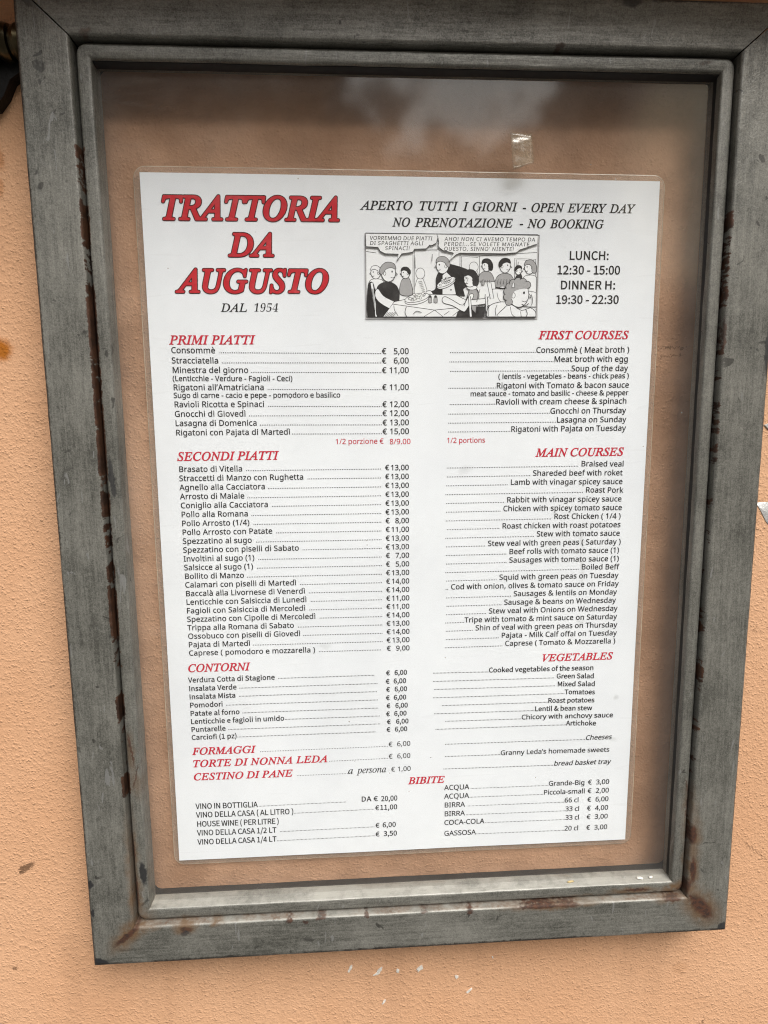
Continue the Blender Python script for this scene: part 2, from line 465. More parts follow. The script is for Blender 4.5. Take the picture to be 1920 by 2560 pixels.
def _new_sep(self, colour):
    s = self.new('ShaderNodeSeparateColor')
    self.put(s.inputs[0], colour)
    return s.outputs[0]
NT.new_sep = _new_sep

def schlick(t, normal=None):
    """Fresnel gloss that is the same from either side of a clear sheet"""
    g = t.new('ShaderNodeNewGeometry')
    d = t.vmath('DOT_PRODUCT', g.outputs['Incoming'], normal or g.outputs['Normal']).outputs['Value']
    c = t.math('SUBTRACT', 1.0, t.math('ABSOLUTE', d), clamp=True)
    return t.math('ADD', t.math('MULTIPLY', t.math('POWER', c, 5.0), 0.9), 0.068)

def clear(t, tint, rough, normal=None):
    tr = t.new('ShaderNodeBsdfTransparent'); tr.inputs['Color'].default_value = tint + (1,)
    gl = t.new('ShaderNodeBsdfGlossy'); gl.inputs['Roughness'].default_value = rough
    if normal: t.put(gl.inputs['Normal'], normal)
    a = t.new('ShaderNodeMixShader')
    t.put(a.inputs[0], schlick(t, normal)); t.l.new(tr.outputs[0], a.inputs[1]); t.l.new(gl.outputs[0], a.inputs[2])
    return a.outputs[0]

def mat_glass():
    """front of the pane: clear, with dust, smears, specks and a few scratches"""
    t = NT('dusty_glass')
    a = clear(t, (0.985, 0.985, 0.975), 0.065)
    df = t.new('ShaderNodeBsdfDiffuse'); df.inputs['Color'].default_value = (0.50, 0.47, 0.43, 1)
    x, z = t.xz()
    smear = t.rng(t.noise(16.0, 4.0, 0.7), 0.45, 0.85)
    scratch = t.rng(t.noise(120.0, 1.0, 0.5, stretch=(0.10, 1.0, 1.0), dist=2.0), 0.70, 0.72)
    v = t.new('ShaderNodeTexVoronoi'); t.put(v.inputs['Vector'], t.tc); v.inputs['Scale'].default_value = 85.0
    speck = t.math('MULTIPLY', t.rng(v.outputs['Distance'], 0.045, 0.028), t.math('GREATER_THAN', t.new_sep(v.outputs['Color']), 0.72))
    ex = t.math('MINIMUM', t.math('ADD', x, 0.164), t.math('SUBTRACT', 0.172, x))
    ez = t.math('MINIMUM', t.math('ADD', z, 0.227), t.math('SUBTRACT', 0.258, z))
    rim = t.rng(t.math('MINIMUM', ex, ez), 0.020, 0.0, 0.0, 0.05)
    f = t.math('ADD', t.math('MULTIPLY', smear, 0.055), rim)
    f = t.math('ADD', f, t.math('MULTIPLY', scratch, 0.025))
    f = t.math('ADD', t.math('ADD', f, GLASS_DUST), t.math('MULTIPLY', speck, 0.55), clamp=True)
    b = t.new('ShaderNodeMixShader')
    t.put(b.inputs[0], f); t.l.new(a, b.inputs[1]); t.l.new(df.outputs[0], b.inputs[2])
    t.l.new(b.outputs[0], t.out.inputs[0])
    return t.m

def mat_glass_back():
    t = NT('clear_glass')
    tr = t.new('ShaderNodeBsdfTransparent'); tr.inputs['Color'].default_value = (0.97, 0.97, 0.96, 1)
    t.l.new(tr.outputs[0], t.out.inputs[0])
    return t.m

def mat_film():
    t = NT('laminate_film')
    nb = t.bump(t.noise(22.0, 3.0, 0.5), 0.35, 0.004)
    a = clear(t, (0.98, 0.98, 0.98), 0.13, nb)
    df = t.new('ShaderNodeBsdfDiffuse'); df.inputs['Color'].default_value = (0.80, 0.72, 0.62, 1)
    b = t.new('ShaderNodeMixShader'); b.inputs[0].default_value = 0.16
    t.l.new(a, b.inputs[1]); t.l.new(df.outputs[0], b.inputs[2])
    t.l.new(b.outputs[0], t.out.inputs[0])
    return t.m

def mat_tape():
    t = NT('old_tape')
    nb = t.bump(t.noise(110.0, 2.0, 0.5), 0.35, 0.002)
    a = clear(t, (0.95, 0.94, 0.91), 0.15, nb)
    df = t.new('ShaderNodeBsdfDiffuse'); df.inputs['Color'].default_value = (0.62, 0.52, 0.38, 1)
    b = t.new('ShaderNodeMixShader')
    t.put(b.inputs[0], t.rng(t.noise(120.0, 3.0, 0.6), 0.3, 0.75, 0.10, 0.26))
    t.l.new(a, b.inputs[1]); t.l.new(df.outputs[0], b.inputs[2])
    t.l.new(b.outputs[0], t.out.inputs[0])
    return t.m
# letter outlines of two plain sans alphabets and a slanted serif: advance width, then closed outlines x, y, x, y ... in 1/500 of the capital height
GLYPHS = {
'S': {
'a':(393,((202,382,243,378,277,368,303,352,322,327,332,296,336,256,336,0,291,0,279,53,277,53,243,19,204,-1,151,-7,129,-6,109,-2,90,5,73,14,59,27,48,42,39,60,34,81,32,104,37,139,52,168,76,191,111,208,156,219,212,224,276,226,276,249,274,277,267,298,256,314,240,324,221,330,198,332,142,323,92,303,74,349,132,372),(220,181,178,178,146,170,123,159,108,144,99,126,96,104,98,85,104,69,115,57,129,49,146,44,165,43,195,46,221,54,244,69,261,90,272,117,275,150,275,183),)),
'b':(431,((121,403,120,358,118,326,121,326,133,341,148,354,165,366,186,374,210,380,237,382,281,376,318,360,350,333,373,295,387,247,392,188,390,147,384,111,373,80,358,53,340,32,319,15,294,3,267,-5,237,-7,210,-5,186,0,165,9,148,21,133,33,121,48,116,48,104,0,60,0,60,532,121,532),(227,331,202,329,181,324,164,315,150,304,139,288,131,269,126,247,122,220,121,190,121,187,124,144,131,109,144,81,163,60,192,48,228,44,259,48,284,61,304,81,317,110,326,145,328,188,326,232,317,267,304,295,284,315,258,327),)),
'c':(336,((210,-7,178,-5,149,2,121,13,97,29,77,50,61,76,48,107,41,144,39,186,41,229,49,266,62,298,79,325,100,346,124,362,152,373,182,380,214,382,270,376,313,362,294,311,255,323,213,328,189,327,168,321,151,312,136,300,123,284,114,265,108,242,104,216,102,186,104,158,108,132,114,110,123,91,135,75,150,62,167,53,187,48,209,46,264,53,307,68,307,13,265,-2),)),
'd':(431,((193,-7,149,-2,112,15,81,42,57,79,43,128,39,187,43,246,57,295,81,333,112,360,150,377,193,382,244,375,282,355,310,327,314,327,311,354,310,382,310,532,371,532,371,0,321,0,312,50,310,50,282,21,244,1),(202,44,238,48,266,59,286,77,299,102,308,135,310,175,310,186,308,229,300,265,287,294,267,315,239,327,202,331,171,327,146,314,127,292,113,262,105,227,102,186,105,144,113,109,127,81,147,61,172,48),)),
'e':(395,((204,382,235,380,263,373,287,361,309,345,327,326,341,302,351,275,357,246,359,213,359,176,102,176,106,137,117,104,135,79,158,60,187,49,222,46,285,52,342,71,342,18,286,-1,219,-7,185,-5,154,3,125,15,100,32,78,53,61,79,49,110,41,145,39,185,41,224,48,259,59,291,75,318,94,340,117,359,144,372,173,380),(204,332,176,329,153,319,134,304,119,282,109,256,104,225,295,225,294,245,290,264,285,281,277,296,267,308,255,318,241,326,224,330),)),
'f':(241,((232,328,138,328,138,0,76,0,76,328,11,328,11,356,76,377,76,399,78,429,83,455,91,478,102,496,116,511,132,522,152,529,174,534,198,536,239,532,271,523,255,475,229,482,199,485,180,483,165,476,153,465,145,448,140,427,138,400,138,375,232,375),)),
'g':(431,((193,382,217,381,239,376,259,368,278,357,295,343,310,326,314,326,322,375,371,375,371,-6,369,-40,363,-70,353,-96,339,-118,320,-136,298,-150,271,-160,239,-166,203,-168,129,-162,68,-144,68,-88,130,-109,207,-117,237,-114,262,-104,283,-89,298,-67,307,-42,310,-11,310,4,311,28,312,50,310,50,295,32,279,18,261,7,240,-1,218,-5,193,-7,148,-1,110,16,79,44,57,83,43,130,39,187,43,243,57,290,79,329,110,359,148,376),(201,331,181,329,163,323,147,314,134,301,123,284,114,265,107,242,104,216,102,186,105,144,114,108,128,80,147,60,172,48,202,43,251,51,264,57,275,64,285,74,305,114,311,172,311,187,310,219,306,246,299,270,290,289,278,304,263,316,245,324,225,329),)),
'h':(433,((121,376,120,349,118,324,122,324,152,356,193,375,239,382,267,380,293,375,315,367,333,356,349,341,361,323,369,301,374,275,376,244,376,0,315,0,315,240,313,268,306,291,295,308,279,321,257,328,231,331,205,329,183,324,165,315,151,303,140,287,131,269,126,247,122,222,121,194,121,0,60,0,60,532,121,532),)),
'i':(181,((121,375,121,0,60,0,60,375),(91,516,116,507,122,499,126,489,127,477,126,465,122,455,116,447,91,438,81,439,73,442,65,447,59,455,56,465,55,477,56,489,59,499,65,507,73,512,81,515),)),
'j':(181,((15,-168,-15,-166,-39,-160,-39,-110,-17,-115,8,-117,22,-116,34,-112,45,-105,53,-94,58,-79,60,-58,60,375,121,375,121,-56,120,-78,116,-98,110,-116,101,-132,90,-145,76,-155,59,-162,39,-167),(55,477,56,489,59,499,65,507,73,512,81,515,91,516,116,507,122,499,126,489,127,477,126,465,122,455,116,447,91,438,81,439,73,442,65,447,59,455,56,465),)),
'k':(374,((120,254,119,225,118,193,120,193,133,209,150,231,165,249,285,375,357,375,205,215,368,0,293,0,163,175,120,138,120,0,60,0,60,532,120,532),)),
'l':(181,((121,0,60,0,60,532,121,532),)),
'm':(655,((471,382,510,379,542,368,567,350,584,324,595,288,598,244,598,0,537,0,537,242,535,269,529,291,519,308,504,321,485,328,461,331,428,327,402,317,383,299,370,275,362,244,359,207,359,0,298,0,298,242,290,291,283,303,275,313,265,321,252,326,238,329,221,331,198,329,178,324,162,315,149,303,138,287,131,269,125,247,122,223,121,195,121,0,60,0,60,375,109,375,118,324,122,324,151,357,189,376,232,382,260,381,284,376,305,367,323,355,337,339,347,319,351,319,365,339,382,355,402,367,424,376,447,381),)),
'n':(433,((240,382,281,379,315,368,342,350,361,324,372,288,376,244,376,0,315,0,315,240,313,268,306,291,295,308,279,321,257,328,231,331,194,327,165,315,145,296,132,269,124,235,121,195,121,0,60,0,60,375,109,375,118,324,122,324,153,357,194,376),)),
'o':(424,((386,188,384,158,380,131,374,105,364,83,353,62,339,44,322,29,304,16,283,6,261,-1,237,-6,211,-7,187,-6,164,-1,142,6,122,16,104,29,88,44,73,62,61,83,51,105,44,131,40,158,39,188,41,228,48,263,60,294,76,320,96,342,120,360,148,372,179,380,213,382,246,380,276,372,303,360,327,342,347,320,364,294,376,263,383,228),(102,188,104,160,107,135,114,112,123,92,135,75,150,62,168,52,188,46,212,44,236,46,257,52,275,62,289,75,301,92,311,112,317,135,321,160,322,188,321,217,317,242,310,265,301,284,289,300,274,313,256,323,236,329,211,331,177,326,149,314,128,293,114,264,105,230),)),
'p':(431,((238,382,281,377,319,361,350,334,373,296,387,248,392,188,390,148,384,112,373,81,358,54,340,32,319,15,295,3,267,-5,237,-7,186,1,148,21,121,48,117,48,120,18,121,-14,121,-168,60,-168,60,375,110,375,118,324,121,324,148,354,186,375),(227,331,203,329,183,324,166,316,152,305,141,291,132,273,126,252,123,228,121,200,121,188,122,159,126,133,131,110,139,90,150,74,164,61,182,52,203,46,228,44,250,46,269,53,285,63,298,77,309,94,318,114,324,137,327,162,328,189,326,229,317,263,304,292,284,313,258,326),)),
'q':(431,((310,-8,310,22,313,50,309,50,297,35,282,22,264,10,244,0,219,-5,191,-7,149,-2,112,15,81,42,57,79,43,128,39,187,41,228,47,264,58,295,73,321,91,343,113,360,137,373,164,380,193,382,221,380,245,375,265,366,283,353,298,340,310,324,313,324,322,375,371,375,371,-168,310,-168),(203,44,227,46,248,50,265,58,279,69,291,83,299,101,305,122,309,146,310,174,310,186,308,230,300,266,286,294,266,315,238,327,202,331,171,327,146,314,127,292,113,262,105,227,102,186,105,144,113,110,127,82,147,61,172,48),)),
'r':(289,((235,382,257,381,279,378,271,321,251,325,230,326,189,317,154,292,130,252,121,200,121,0,60,0,60,375,110,375,117,307,120,307,148,345,187,372,202,378,218,381),)),
's':(335,((304,104,302,81,296,60,286,43,272,28,255,15,234,6,210,-1,183,-6,154,-7,86,-1,36,17,36,73,91,52,155,43,184,44,207,49,223,58,235,69,242,82,244,98,237,123,209,146,152,171,90,199,74,209,60,220,50,232,42,247,37,264,36,283,40,312,53,337,75,356,103,371,137,379,176,382,241,376,296,357,275,308,225,325,172,332,149,331,130,326,114,320,103,311,97,299,95,286,104,260,134,239,191,215,252,188,268,178,280,166,291,154,298,139,302,123),)),
't':(253,((185,43,214,46,237,51,237,4,209,-4,174,-7,155,-6,137,-2,120,3,105,12,91,23,80,39,71,58,66,81,64,109,64,328,11,328,11,357,65,382,90,461,126,461,126,375,235,375,235,328,126,328,126,111,128,90,133,73,143,60,155,51,169,45),)),
'u':(433,((373,375,373,0,323,0,314,50,311,50,280,18,239,-1,192,-7,164,-5,138,-1,117,7,98,19,83,33,71,52,62,74,57,100,55,130,55,375,118,375,118,134,120,106,127,84,138,67,154,54,175,47,201,44,227,46,249,51,267,60,282,72,293,87,301,106,307,128,310,152,312,180,312,375),)),
'v':(356,((142,0,0,375,66,375,146,154,158,120,169,84,176,55,179,55,187,84,199,120,210,154,290,375,356,375,213,0),)),
'w':(550,((302,212,293,241,286,269,280,293,276,312,273,312,269,293,264,268,257,241,248,211,181,1,111,1,8,376,71,376,123,176,134,135,143,96,148,64,151,64,155,85,161,111,168,139,176,165,242,376,310,376,374,165,384,130,394,95,399,64,402,64,407,94,416,133,427,176,480,376,543,376,438,1,366,1),)),
'x':(370,((148,192,19,375,89,375,186,234,282,375,351,375,221,192,358,0,288,0,186,150,82,0,13,0),)),
'y':(357,((1,375,67,375,148,162,161,125,172,91,179,60,182,60,195,105,214,162,291,375,357,375,195,-52,164,-113,151,-129,137,-143,121,-154,103,-162,82,-166,59,-168,29,-166,8,-162,8,-113,26,-116,49,-118,86,-110,113,-86,132,-51,152,-1),)),
'z':(329,((302,0,27,0,27,41,229,328,39,328,39,375,297,375,297,329,98,48,302,48),)),
'A':(447,((382,0,321,155,123,155,64,0,0,0,195,502,252,502,447,0),(246,362,239,382,230,413,223,437,215,409,208,382,201,362,144,211,303,211),)),
'B':(455,((211,500,268,497,316,488,353,472,379,449,395,417,401,376,399,357,396,340,390,324,381,310,371,297,357,286,342,277,325,270,305,265,305,262,362,244,378,234,392,221,403,206,411,188,416,167,417,142,415,113,408,88,396,65,380,45,360,29,336,16,309,7,278,2,244,0,68,0,68,500),(223,287,262,289,291,296,312,308,325,324,333,344,335,369,332,394,323,414,306,428,283,438,252,444,214,446,131,446,131,287),(131,235,131,53,232,53,272,56,302,65,324,79,339,98,347,121,350,147,349,164,345,179,339,193,329,205,316,216,300,224,280,230,256,233,227,235),)),
'C':(443,((282,452,256,450,232,446,210,438,190,428,171,414,155,398,142,379,130,358,121,334,115,308,111,280,109,250,111,211,118,175,129,143,143,115,163,92,186,73,214,59,245,51,282,48,344,54,401,68,401,13,343,-2,272,-7,224,-4,182,7,145,25,114,48,88,78,68,114,54,155,46,201,43,251,44,287,50,322,58,354,71,384,86,411,105,436,127,457,152,474,180,488,211,499,246,505,283,507,357,499,421,478,396,424,344,443),)),
'D':(511,((468,255,465,202,455,155,437,114,414,79,384,51,348,29,307,13,260,3,207,0,68,0,68,500,222,500,270,497,314,488,353,472,387,450,415,423,438,390,455,351,465,306),(402,253,400,295,392,331,380,362,363,388,341,409,315,425,285,437,251,444,213,446,131,446,131,54,199,54,261,59,312,76,351,104,379,143,396,192),)),
'E':(389,((347,0,68,0,68,500,347,500,347,445,131,445,131,289,335,289,335,234,131,234,131,55,347,55),)),
'F':(363,((131,0,68,0,68,500,347,500,347,445,131,445,131,268,334,268,334,212,131,212),)),
'G':(510,((285,264,458,264,458,19,376,-1,282,-7,233,-4,189,7,151,24,119,48,92,78,70,113,55,154,46,200,43,250,46,300,56,345,74,386,97,421,127,451,162,475,203,493,250,503,302,507,381,499,451,478,427,423,367,443,298,452,261,449,226,441,196,427,170,409,148,385,131,357,119,325,111,290,109,250,111,212,117,177,128,145,143,116,163,92,188,73,219,59,255,50,297,48,353,51,395,60,395,208,285,208),)),
'H':(519,((450,0,387,0,387,233,131,233,131,0,68,0,68,500,131,500,131,289,387,289,387,500,450,500),)),
'I':(237,((209,0,28,0,28,36,87,50,87,450,28,464,28,500,209,500,209,464,150,450,150,50,209,36),)),
'K':(433,((433,0,359,0,182,239,131,194,131,0,68,0,68,500,131,500,131,254,174,301,217,349,352,500,426,500,228,282),)),
'L':(367,((68,0,68,500,131,500,131,56,349,56,349,0),)),
'M':(635,((289,0,124,438,121,438,124,403,125,355,126,303,126,0,68,0,68,500,161,500,315,90,318,90,475,500,567,500,567,0,505,0,505,307,506,356,508,402,510,438,507,438,340,0),)),
'N':(532,((464,0,391,0,123,415,120,415,123,377,125,330,126,279,126,0,68,0,68,500,141,500,408,86,410,86,409,120,407,169,405,218,405,500,464,500),)),
'O':(547,((504,251,503,213,498,178,489,145,478,115,464,88,446,64,425,43,401,25,374,11,343,1,310,-5,274,-7,236,-5,202,1,172,12,144,26,120,43,99,64,82,88,68,115,57,146,49,179,44,214,43,251,46,301,54,345,68,386,88,421,113,451,145,475,182,493,225,504,275,508,322,504,364,494,401,476,432,452,458,422,478,386,493,345,501,300),(109,251,111,211,117,174,127,142,141,114,159,91,181,72,208,59,239,50,274,48,309,50,340,59,367,72,389,91,406,114,420,142,430,174,436,211,438,251,433,309,420,359,398,399,367,429,326,446,275,452,239,450,208,442,181,428,159,410,141,387,127,359,117,327,111,291),)),
'P':(424,((200,500,260,496,307,483,343,461,368,432,383,396,388,353,378,294,370,276,359,259,345,243,327,229,307,217,283,208,255,200,224,196,188,195,131,195,131,0,68,0,68,500),(195,446,131,446,131,249,181,249,211,250,238,253,261,259,280,267,295,278,307,291,316,308,321,327,323,350,319,380,309,404,292,422,268,435,235,443),)),
'Q':(547,((504,251,502,211,497,174,488,140,475,109,459,81,439,56,416,35,389,18,359,6,478,-119,388,-119,291,-6,283,-7,274,-7,236,-5,202,1,172,12,144,26,120,43,99,64,82,88,68,115,57,146,49,179,44,214,43,251,46,301,54,345,68,386,88,421,113,451,145,475,182,493,225,504,275,508,322,504,364,494,401,476,432,452,458,422,478,386,493,345,501,300),(109,251,111,211,117,174,127,142,141,114,159,91,181,72,208,59,239,50,274,48,309,50,340,59,367,72,389,91,406,114,420,142,430,174,436,211,438,251,433,309,420,359,398,399,367,429,326,446,275,452,239,450,208,442,181,428,159,410,141,387,127,359,117,327,111,291),)),
'R':(436,((206,500,245,498,279,493,308,484,333,472,353,456,368,437,379,414,386,388,388,358,386,333,381,311,373,291,363,275,350,261,336,249,288,224,425,0,352,0,230,207,131,207,131,0,68,0,68,500),(202,445,131,445,131,260,206,260,243,262,272,271,295,284,310,303,320,326,323,355,321,376,317,393,310,408,300,419,287,429,270,436,251,441,228,444),)),
'S':(384,((352,134,349,105,342,80,330,58,313,39,293,23,268,10,239,0,208,-5,173,-7,119,-4,73,4,36,17,36,77,98,57,176,48,199,49,220,52,238,57,254,65,266,74,276,85,283,98,287,113,289,128,287,144,284,157,278,169,269,180,257,191,242,201,171,231,114,257,74,288,50,328,42,380,44,405,51,428,62,448,78,465,96,480,119,492,144,500,172,505,202,507,277,499,340,479,320,425,264,444,200,452,180,451,163,448,148,443,135,436,124,427,116,417,110,405,107,393,106,379,107,363,110,349,116,337,125,326,136,316,151,307,215,278,290,243,308,230,324,215,336,199,345,180,350,158),)),
'T':(389,((226,0,163,0,163,445,7,445,7,500,382,500,382,445,226,445),)),
'U':(512,((448,176,446,143,439,112,427,83,411,57,389,35,363,17,332,4,295,-4,254,-7,196,-1,149,16,112,44,85,81,68,126,63,178,63,500,126,500,126,176,130,138,141,107,159,81,184,63,217,51,257,48,285,49,310,55,331,64,348,76,362,92,373,110,380,130,384,152,386,176,386,500,448,500),)),
'V':(420,((420,500,242,0,179,0,0,500,66,500,179,179,192,140,202,104,210,70,218,104,229,141,242,181,354,500),)),
'W':(651,((642,500,509,0,445,0,348,328,340,358,332,387,326,411,323,426,320,411,315,387,308,357,299,326,204,0,141,0,8,500,74,500,152,195,160,163,166,132,172,103,176,76,180,104,186,135,194,167,202,198,291,500,356,500,447,196,457,164,464,132,470,102,475,76,480,112,489,153,499,195,576,500),)),
'X':(410,((408,0,336,0,204,217,69,0,3,0,169,261,13,500,83,500,206,304,329,500,396,500,241,262),)),
'Y':(396,((198,254,328,500,396,500,230,194,230,0,167,0,167,191,0,500,69,500),)),
'Z':(401,((373,0,27,0,27,48,290,444,35,444,35,500,366,500,366,452,103,56,373,56),)),
'0':(401,((366,251,357,142,350,112,340,85,328,61,313,41,296,24,276,11,254,1,228,-5,200,-7,164,-4,133,7,107,24,84,47,66,77,52,112,42,153,36,200,34,251,36,302,42,348,51,389,64,425,82,454,104,477,130,494,162,504,200,508,235,504,266,494,293,477,315,454,334,425,348,389,358,348,364,302),(96,251,97,208,100,169,106,137,114,109,125,86,139,68,156,56,176,48,200,46,223,48,243,55,260,68,274,85,285,108,293,136,299,169,303,207,304,251,303,294,299,332,293,364,285,392,274,415,260,432,243,445,223,453,200,455,176,453,156,445,139,432,125,415,114,392,106,364,100,332,97,294),)),
'1':(401,((249,0,188,0,188,349,189,384,190,410,191,436,171,417,148,397,95,354,62,395,197,500,249,500),)),
'2':(401,((364,0,34,0,34,51,165,183,228,251,268,308,275,328,279,349,281,370,278,396,270,417,256,433,238,445,217,452,193,454,169,453,148,449,129,442,72,407,39,448,82,478,133,499,193,507,222,505,249,500,273,491,294,479,311,463,325,445,336,424,342,400,344,374,342,348,337,324,328,300,316,278,301,255,283,233,216,162,111,59,111,56,364,56),)),
'3':(401,((345,383,344,362,340,342,333,325,323,310,311,296,297,285,280,276,262,269,242,263,242,261,278,253,308,241,331,223,348,200,357,173,361,142,358,114,352,88,340,65,324,44,303,26,278,12,247,1,210,-5,169,-7,96,-1,32,20,32,78,99,54,169,45,210,48,242,56,266,71,283,91,293,115,296,144,294,163,289,180,280,194,267,206,251,215,232,223,209,228,184,231,156,232,108,232,108,284,157,284,183,286,206,290,226,296,243,305,257,316,268,329,276,344,281,361,282,379,279,401,271,420,258,435,239,446,217,453,191,455,143,450,103,435,65,413,34,455,53,469,76,481,100,492,128,500,158,505,190,507,238,503,277,491,307,472,328,447,341,417),)),
'4':(401,((387,113,314,113,314,0,254,0,254,113,15,113,15,166,250,503,314,503,314,169,387,169),(254,326,255,360,256,388,257,414,258,437,255,437,241,408,225,382,75,169,254,169),)),
'5':(401,((193,307,225,305,255,299,282,289,305,276,324,259,340,239,351,216,358,189,361,160,358,127,351,97,338,70,321,47,300,28,274,13,244,2,211,-5,174,-7,101,0,44,20,44,78,105,54,174,46,198,47,220,51,239,57,256,66,271,78,282,93,291,110,296,130,298,153,294,184,284,209,268,229,244,243,212,252,172,255,127,251,87,244,56,264,75,500,326,500,326,444,127,444,116,299,148,304),)),
'6':(401,((39,214,44,299,65,379,76,403,90,425,106,445,125,463,146,478,171,491,200,500,232,505,268,507,300,506,329,501,329,448,301,454,269,457,238,455,212,449,188,440,168,428,151,414,138,396,126,377,117,355,111,332,100,254,104,254,131,284,170,305,223,313,250,311,276,305,299,295,319,281,336,264,349,243,360,219,366,192,368,161,365,128,359,98,348,71,333,48,315,29,293,13,268,2,240,-5,209,-7,185,-6,163,-1,142,6,122,17,104,30,88,47,73,67,61,90,51,116,44,145,40,178),(208,45,236,48,259,57,279,73,295,96,304,125,307,161,304,191,296,216,283,237,264,252,240,262,210,265,189,263,170,259,153,251,138,241,125,230,114,216,107,202,102,188,101,173,107,127,128,86,161,56,175,50,191,46),)),
'7':(401,((95,0,300,444,31,444,31,500,366,500,366,452,163,0),)),
'8':(401,((200,507,228,505,254,501,277,493,298,483,316,469,330,453,341,434,347,412,349,387,348,368,344,351,336,335,302,295,254,265,310,231,326,218,339,204,350,188,359,171,364,151,366,130,363,103,357,79,345,57,330,38,311,23,288,10,262,0,233,-5,202,-7,168,-5,137,0,110,9,87,21,68,37,54,55,43,76,36,100,34,127,36,149,41,169,49,187,59,203,72,217,87,230,138,261,93,293,62,334,56,350,52,368,50,388,53,412,59,434,70,453,85,469,102,482,123,493,147,501,172,505),(95,127,97,104,106,84,120,66,141,53,167,45,200,42,232,45,258,53,278,66,293,84,302,105,305,129,304,145,300,159,292,172,256,205,200,232,189,236,137,207,105,172,99,158,96,143),(199,457,175,455,154,449,136,439,122,425,113,407,111,385,112,369,116,354,123,342,156,312,202,289,246,312,277,342,283,355,287,369,289,385,286,407,278,425,264,439,246,449,224,455),)),
'9':(401,((364,286,358,201,338,121,326,97,313,75,297,55,278,37,256,22,231,9,203,0,170,-5,134,-7,102,-5,71,0,71,53,101,46,133,43,164,45,191,51,214,60,234,72,251,86,265,103,276,123,285,144,292,168,302,245,298,245,271,216,232,195,179,187,151,189,126,195,103,205,83,218,66,236,53,256,43,280,37,308,35,338,37,372,44,402,55,429,70,452,89,471,111,487,136,498,164,505,195,507,218,505,240,501,261,493,281,483,299,469,315,452,329,433,341,410,351,384,358,355,363,322),(195,455,167,452,144,442,124,426,108,404,99,375,96,339,99,309,106,284,119,263,138,248,162,238,192,235,213,237,233,241,250,249,265,259,278,270,288,284,296,298,300,312,302,327,295,372,275,414,242,444,227,450,212,454),)),
'€':(401,((266,506,332,499,391,474,366,424,320,443,266,452,218,444,180,419,152,377,134,319,305,319,305,273,129,273,128,260,128,246,128,233,129,218,284,218,284,172,134,172,141,147,150,125,160,105,173,88,188,74,206,62,226,54,248,49,272,48,327,54,376,70,376,15,328,0,268,-7,232,-5,200,3,172,15,147,31,125,52,107,77,92,105,81,137,72,172,16,172,16,218,67,218,66,232,66,246,66,262,67,273,16,273,16,319,71,319,79,355,90,388,105,418,123,444,145,466,170,483,199,496,231,504),)),
'è':(395,((204,382,235,380,263,373,287,361,309,345,327,326,341,302,351,275,357,246,359,213,359,176,102,176,106,137,117,104,135,79,158,60,187,49,222,46,285,52,342,71,342,18,286,-1,219,-7,185,-5,154,3,125,15,100,32,78,53,61,79,49,110,41,145,39,185,41,224,48,259,59,291,75,318,94,340,117,359,144,372,173,380),(204,332,176,329,153,319,134,304,119,282,109,256,104,225,295,225,294,245,290,264,285,281,277,296,267,308,255,318,241,326,224,330),(182,536,201,502,226,464,249,433,249,424,208,424,181,448,152,477,126,506,109,529,109,536),)),
'ì':(181,((121,0,60,0,60,375,121,375),(73,536,92,502,117,464,140,433,140,424,99,424,72,448,43,477,17,506,-1,529,-1,536),)),
'à':(393,((202,382,243,378,277,368,303,352,322,327,332,296,336,256,336,0,291,0,279,53,277,53,243,19,204,-1,151,-7,129,-6,109,-2,90,5,73,14,59,27,48,42,39,60,34,81,32,104,37,139,52,168,76,191,111,208,156,219,212,224,276,226,276,249,274,277,267,298,256,314,240,324,221,330,198,332,142,323,92,303,74,349,132,372),(220,181,178,178,146,170,123,159,108,144,99,126,96,104,98,85,104,69,115,57,129,49,146,44,165,43,195,46,221,54,244,69,261,90,272,117,275,150,275,183),(179,536,199,502,223,464,246,433,246,424,205,424,179,448,150,477,124,506,106,529,106,536),)),
'.':(188,((50,38,52,53,56,66,63,74,72,80,82,84,93,85,105,84,115,80,124,74,131,66,136,53,137,38,136,23,131,10,124,1,115,-5,105,-9,93,-10,82,-9,72,-5,63,1,56,10,52,23),)),
',':(188,((134,74,118,20,97,-37,74,-90,29,-90,42,-33,55,27,64,81,130,81),)),
'(':(210,((28,192,29,230,33,267,39,304,47,340,59,375,73,408,90,441,109,471,131,500,189,500,159,455,134,406,115,355,101,302,93,248,90,193,92,157,95,121,102,85,110,50,121,16,134,-17,150,-49,168,-81,188,-111,131,-111,109,-82,90,-52,73,-21,59,12,47,47,39,82,33,118,29,155),)),
')':(210,((182,192,181,155,177,118,171,82,163,47,151,12,138,-21,121,-52,102,-82,79,-111,22,-111,42,-81,60,-49,76,-17,89,16,100,50,109,85,115,121,119,157,120,193,119,229,115,266,109,302,100,337,89,372,76,406,60,439,42,470,21,500,79,500,102,471,121,441,138,408,151,375,163,340,171,304,177,267,181,230),)),
'-':(225,((28,160,28,215,197,215,197,160),)),
'/':(261,((254,500,67,0,7,0,193,500),)),
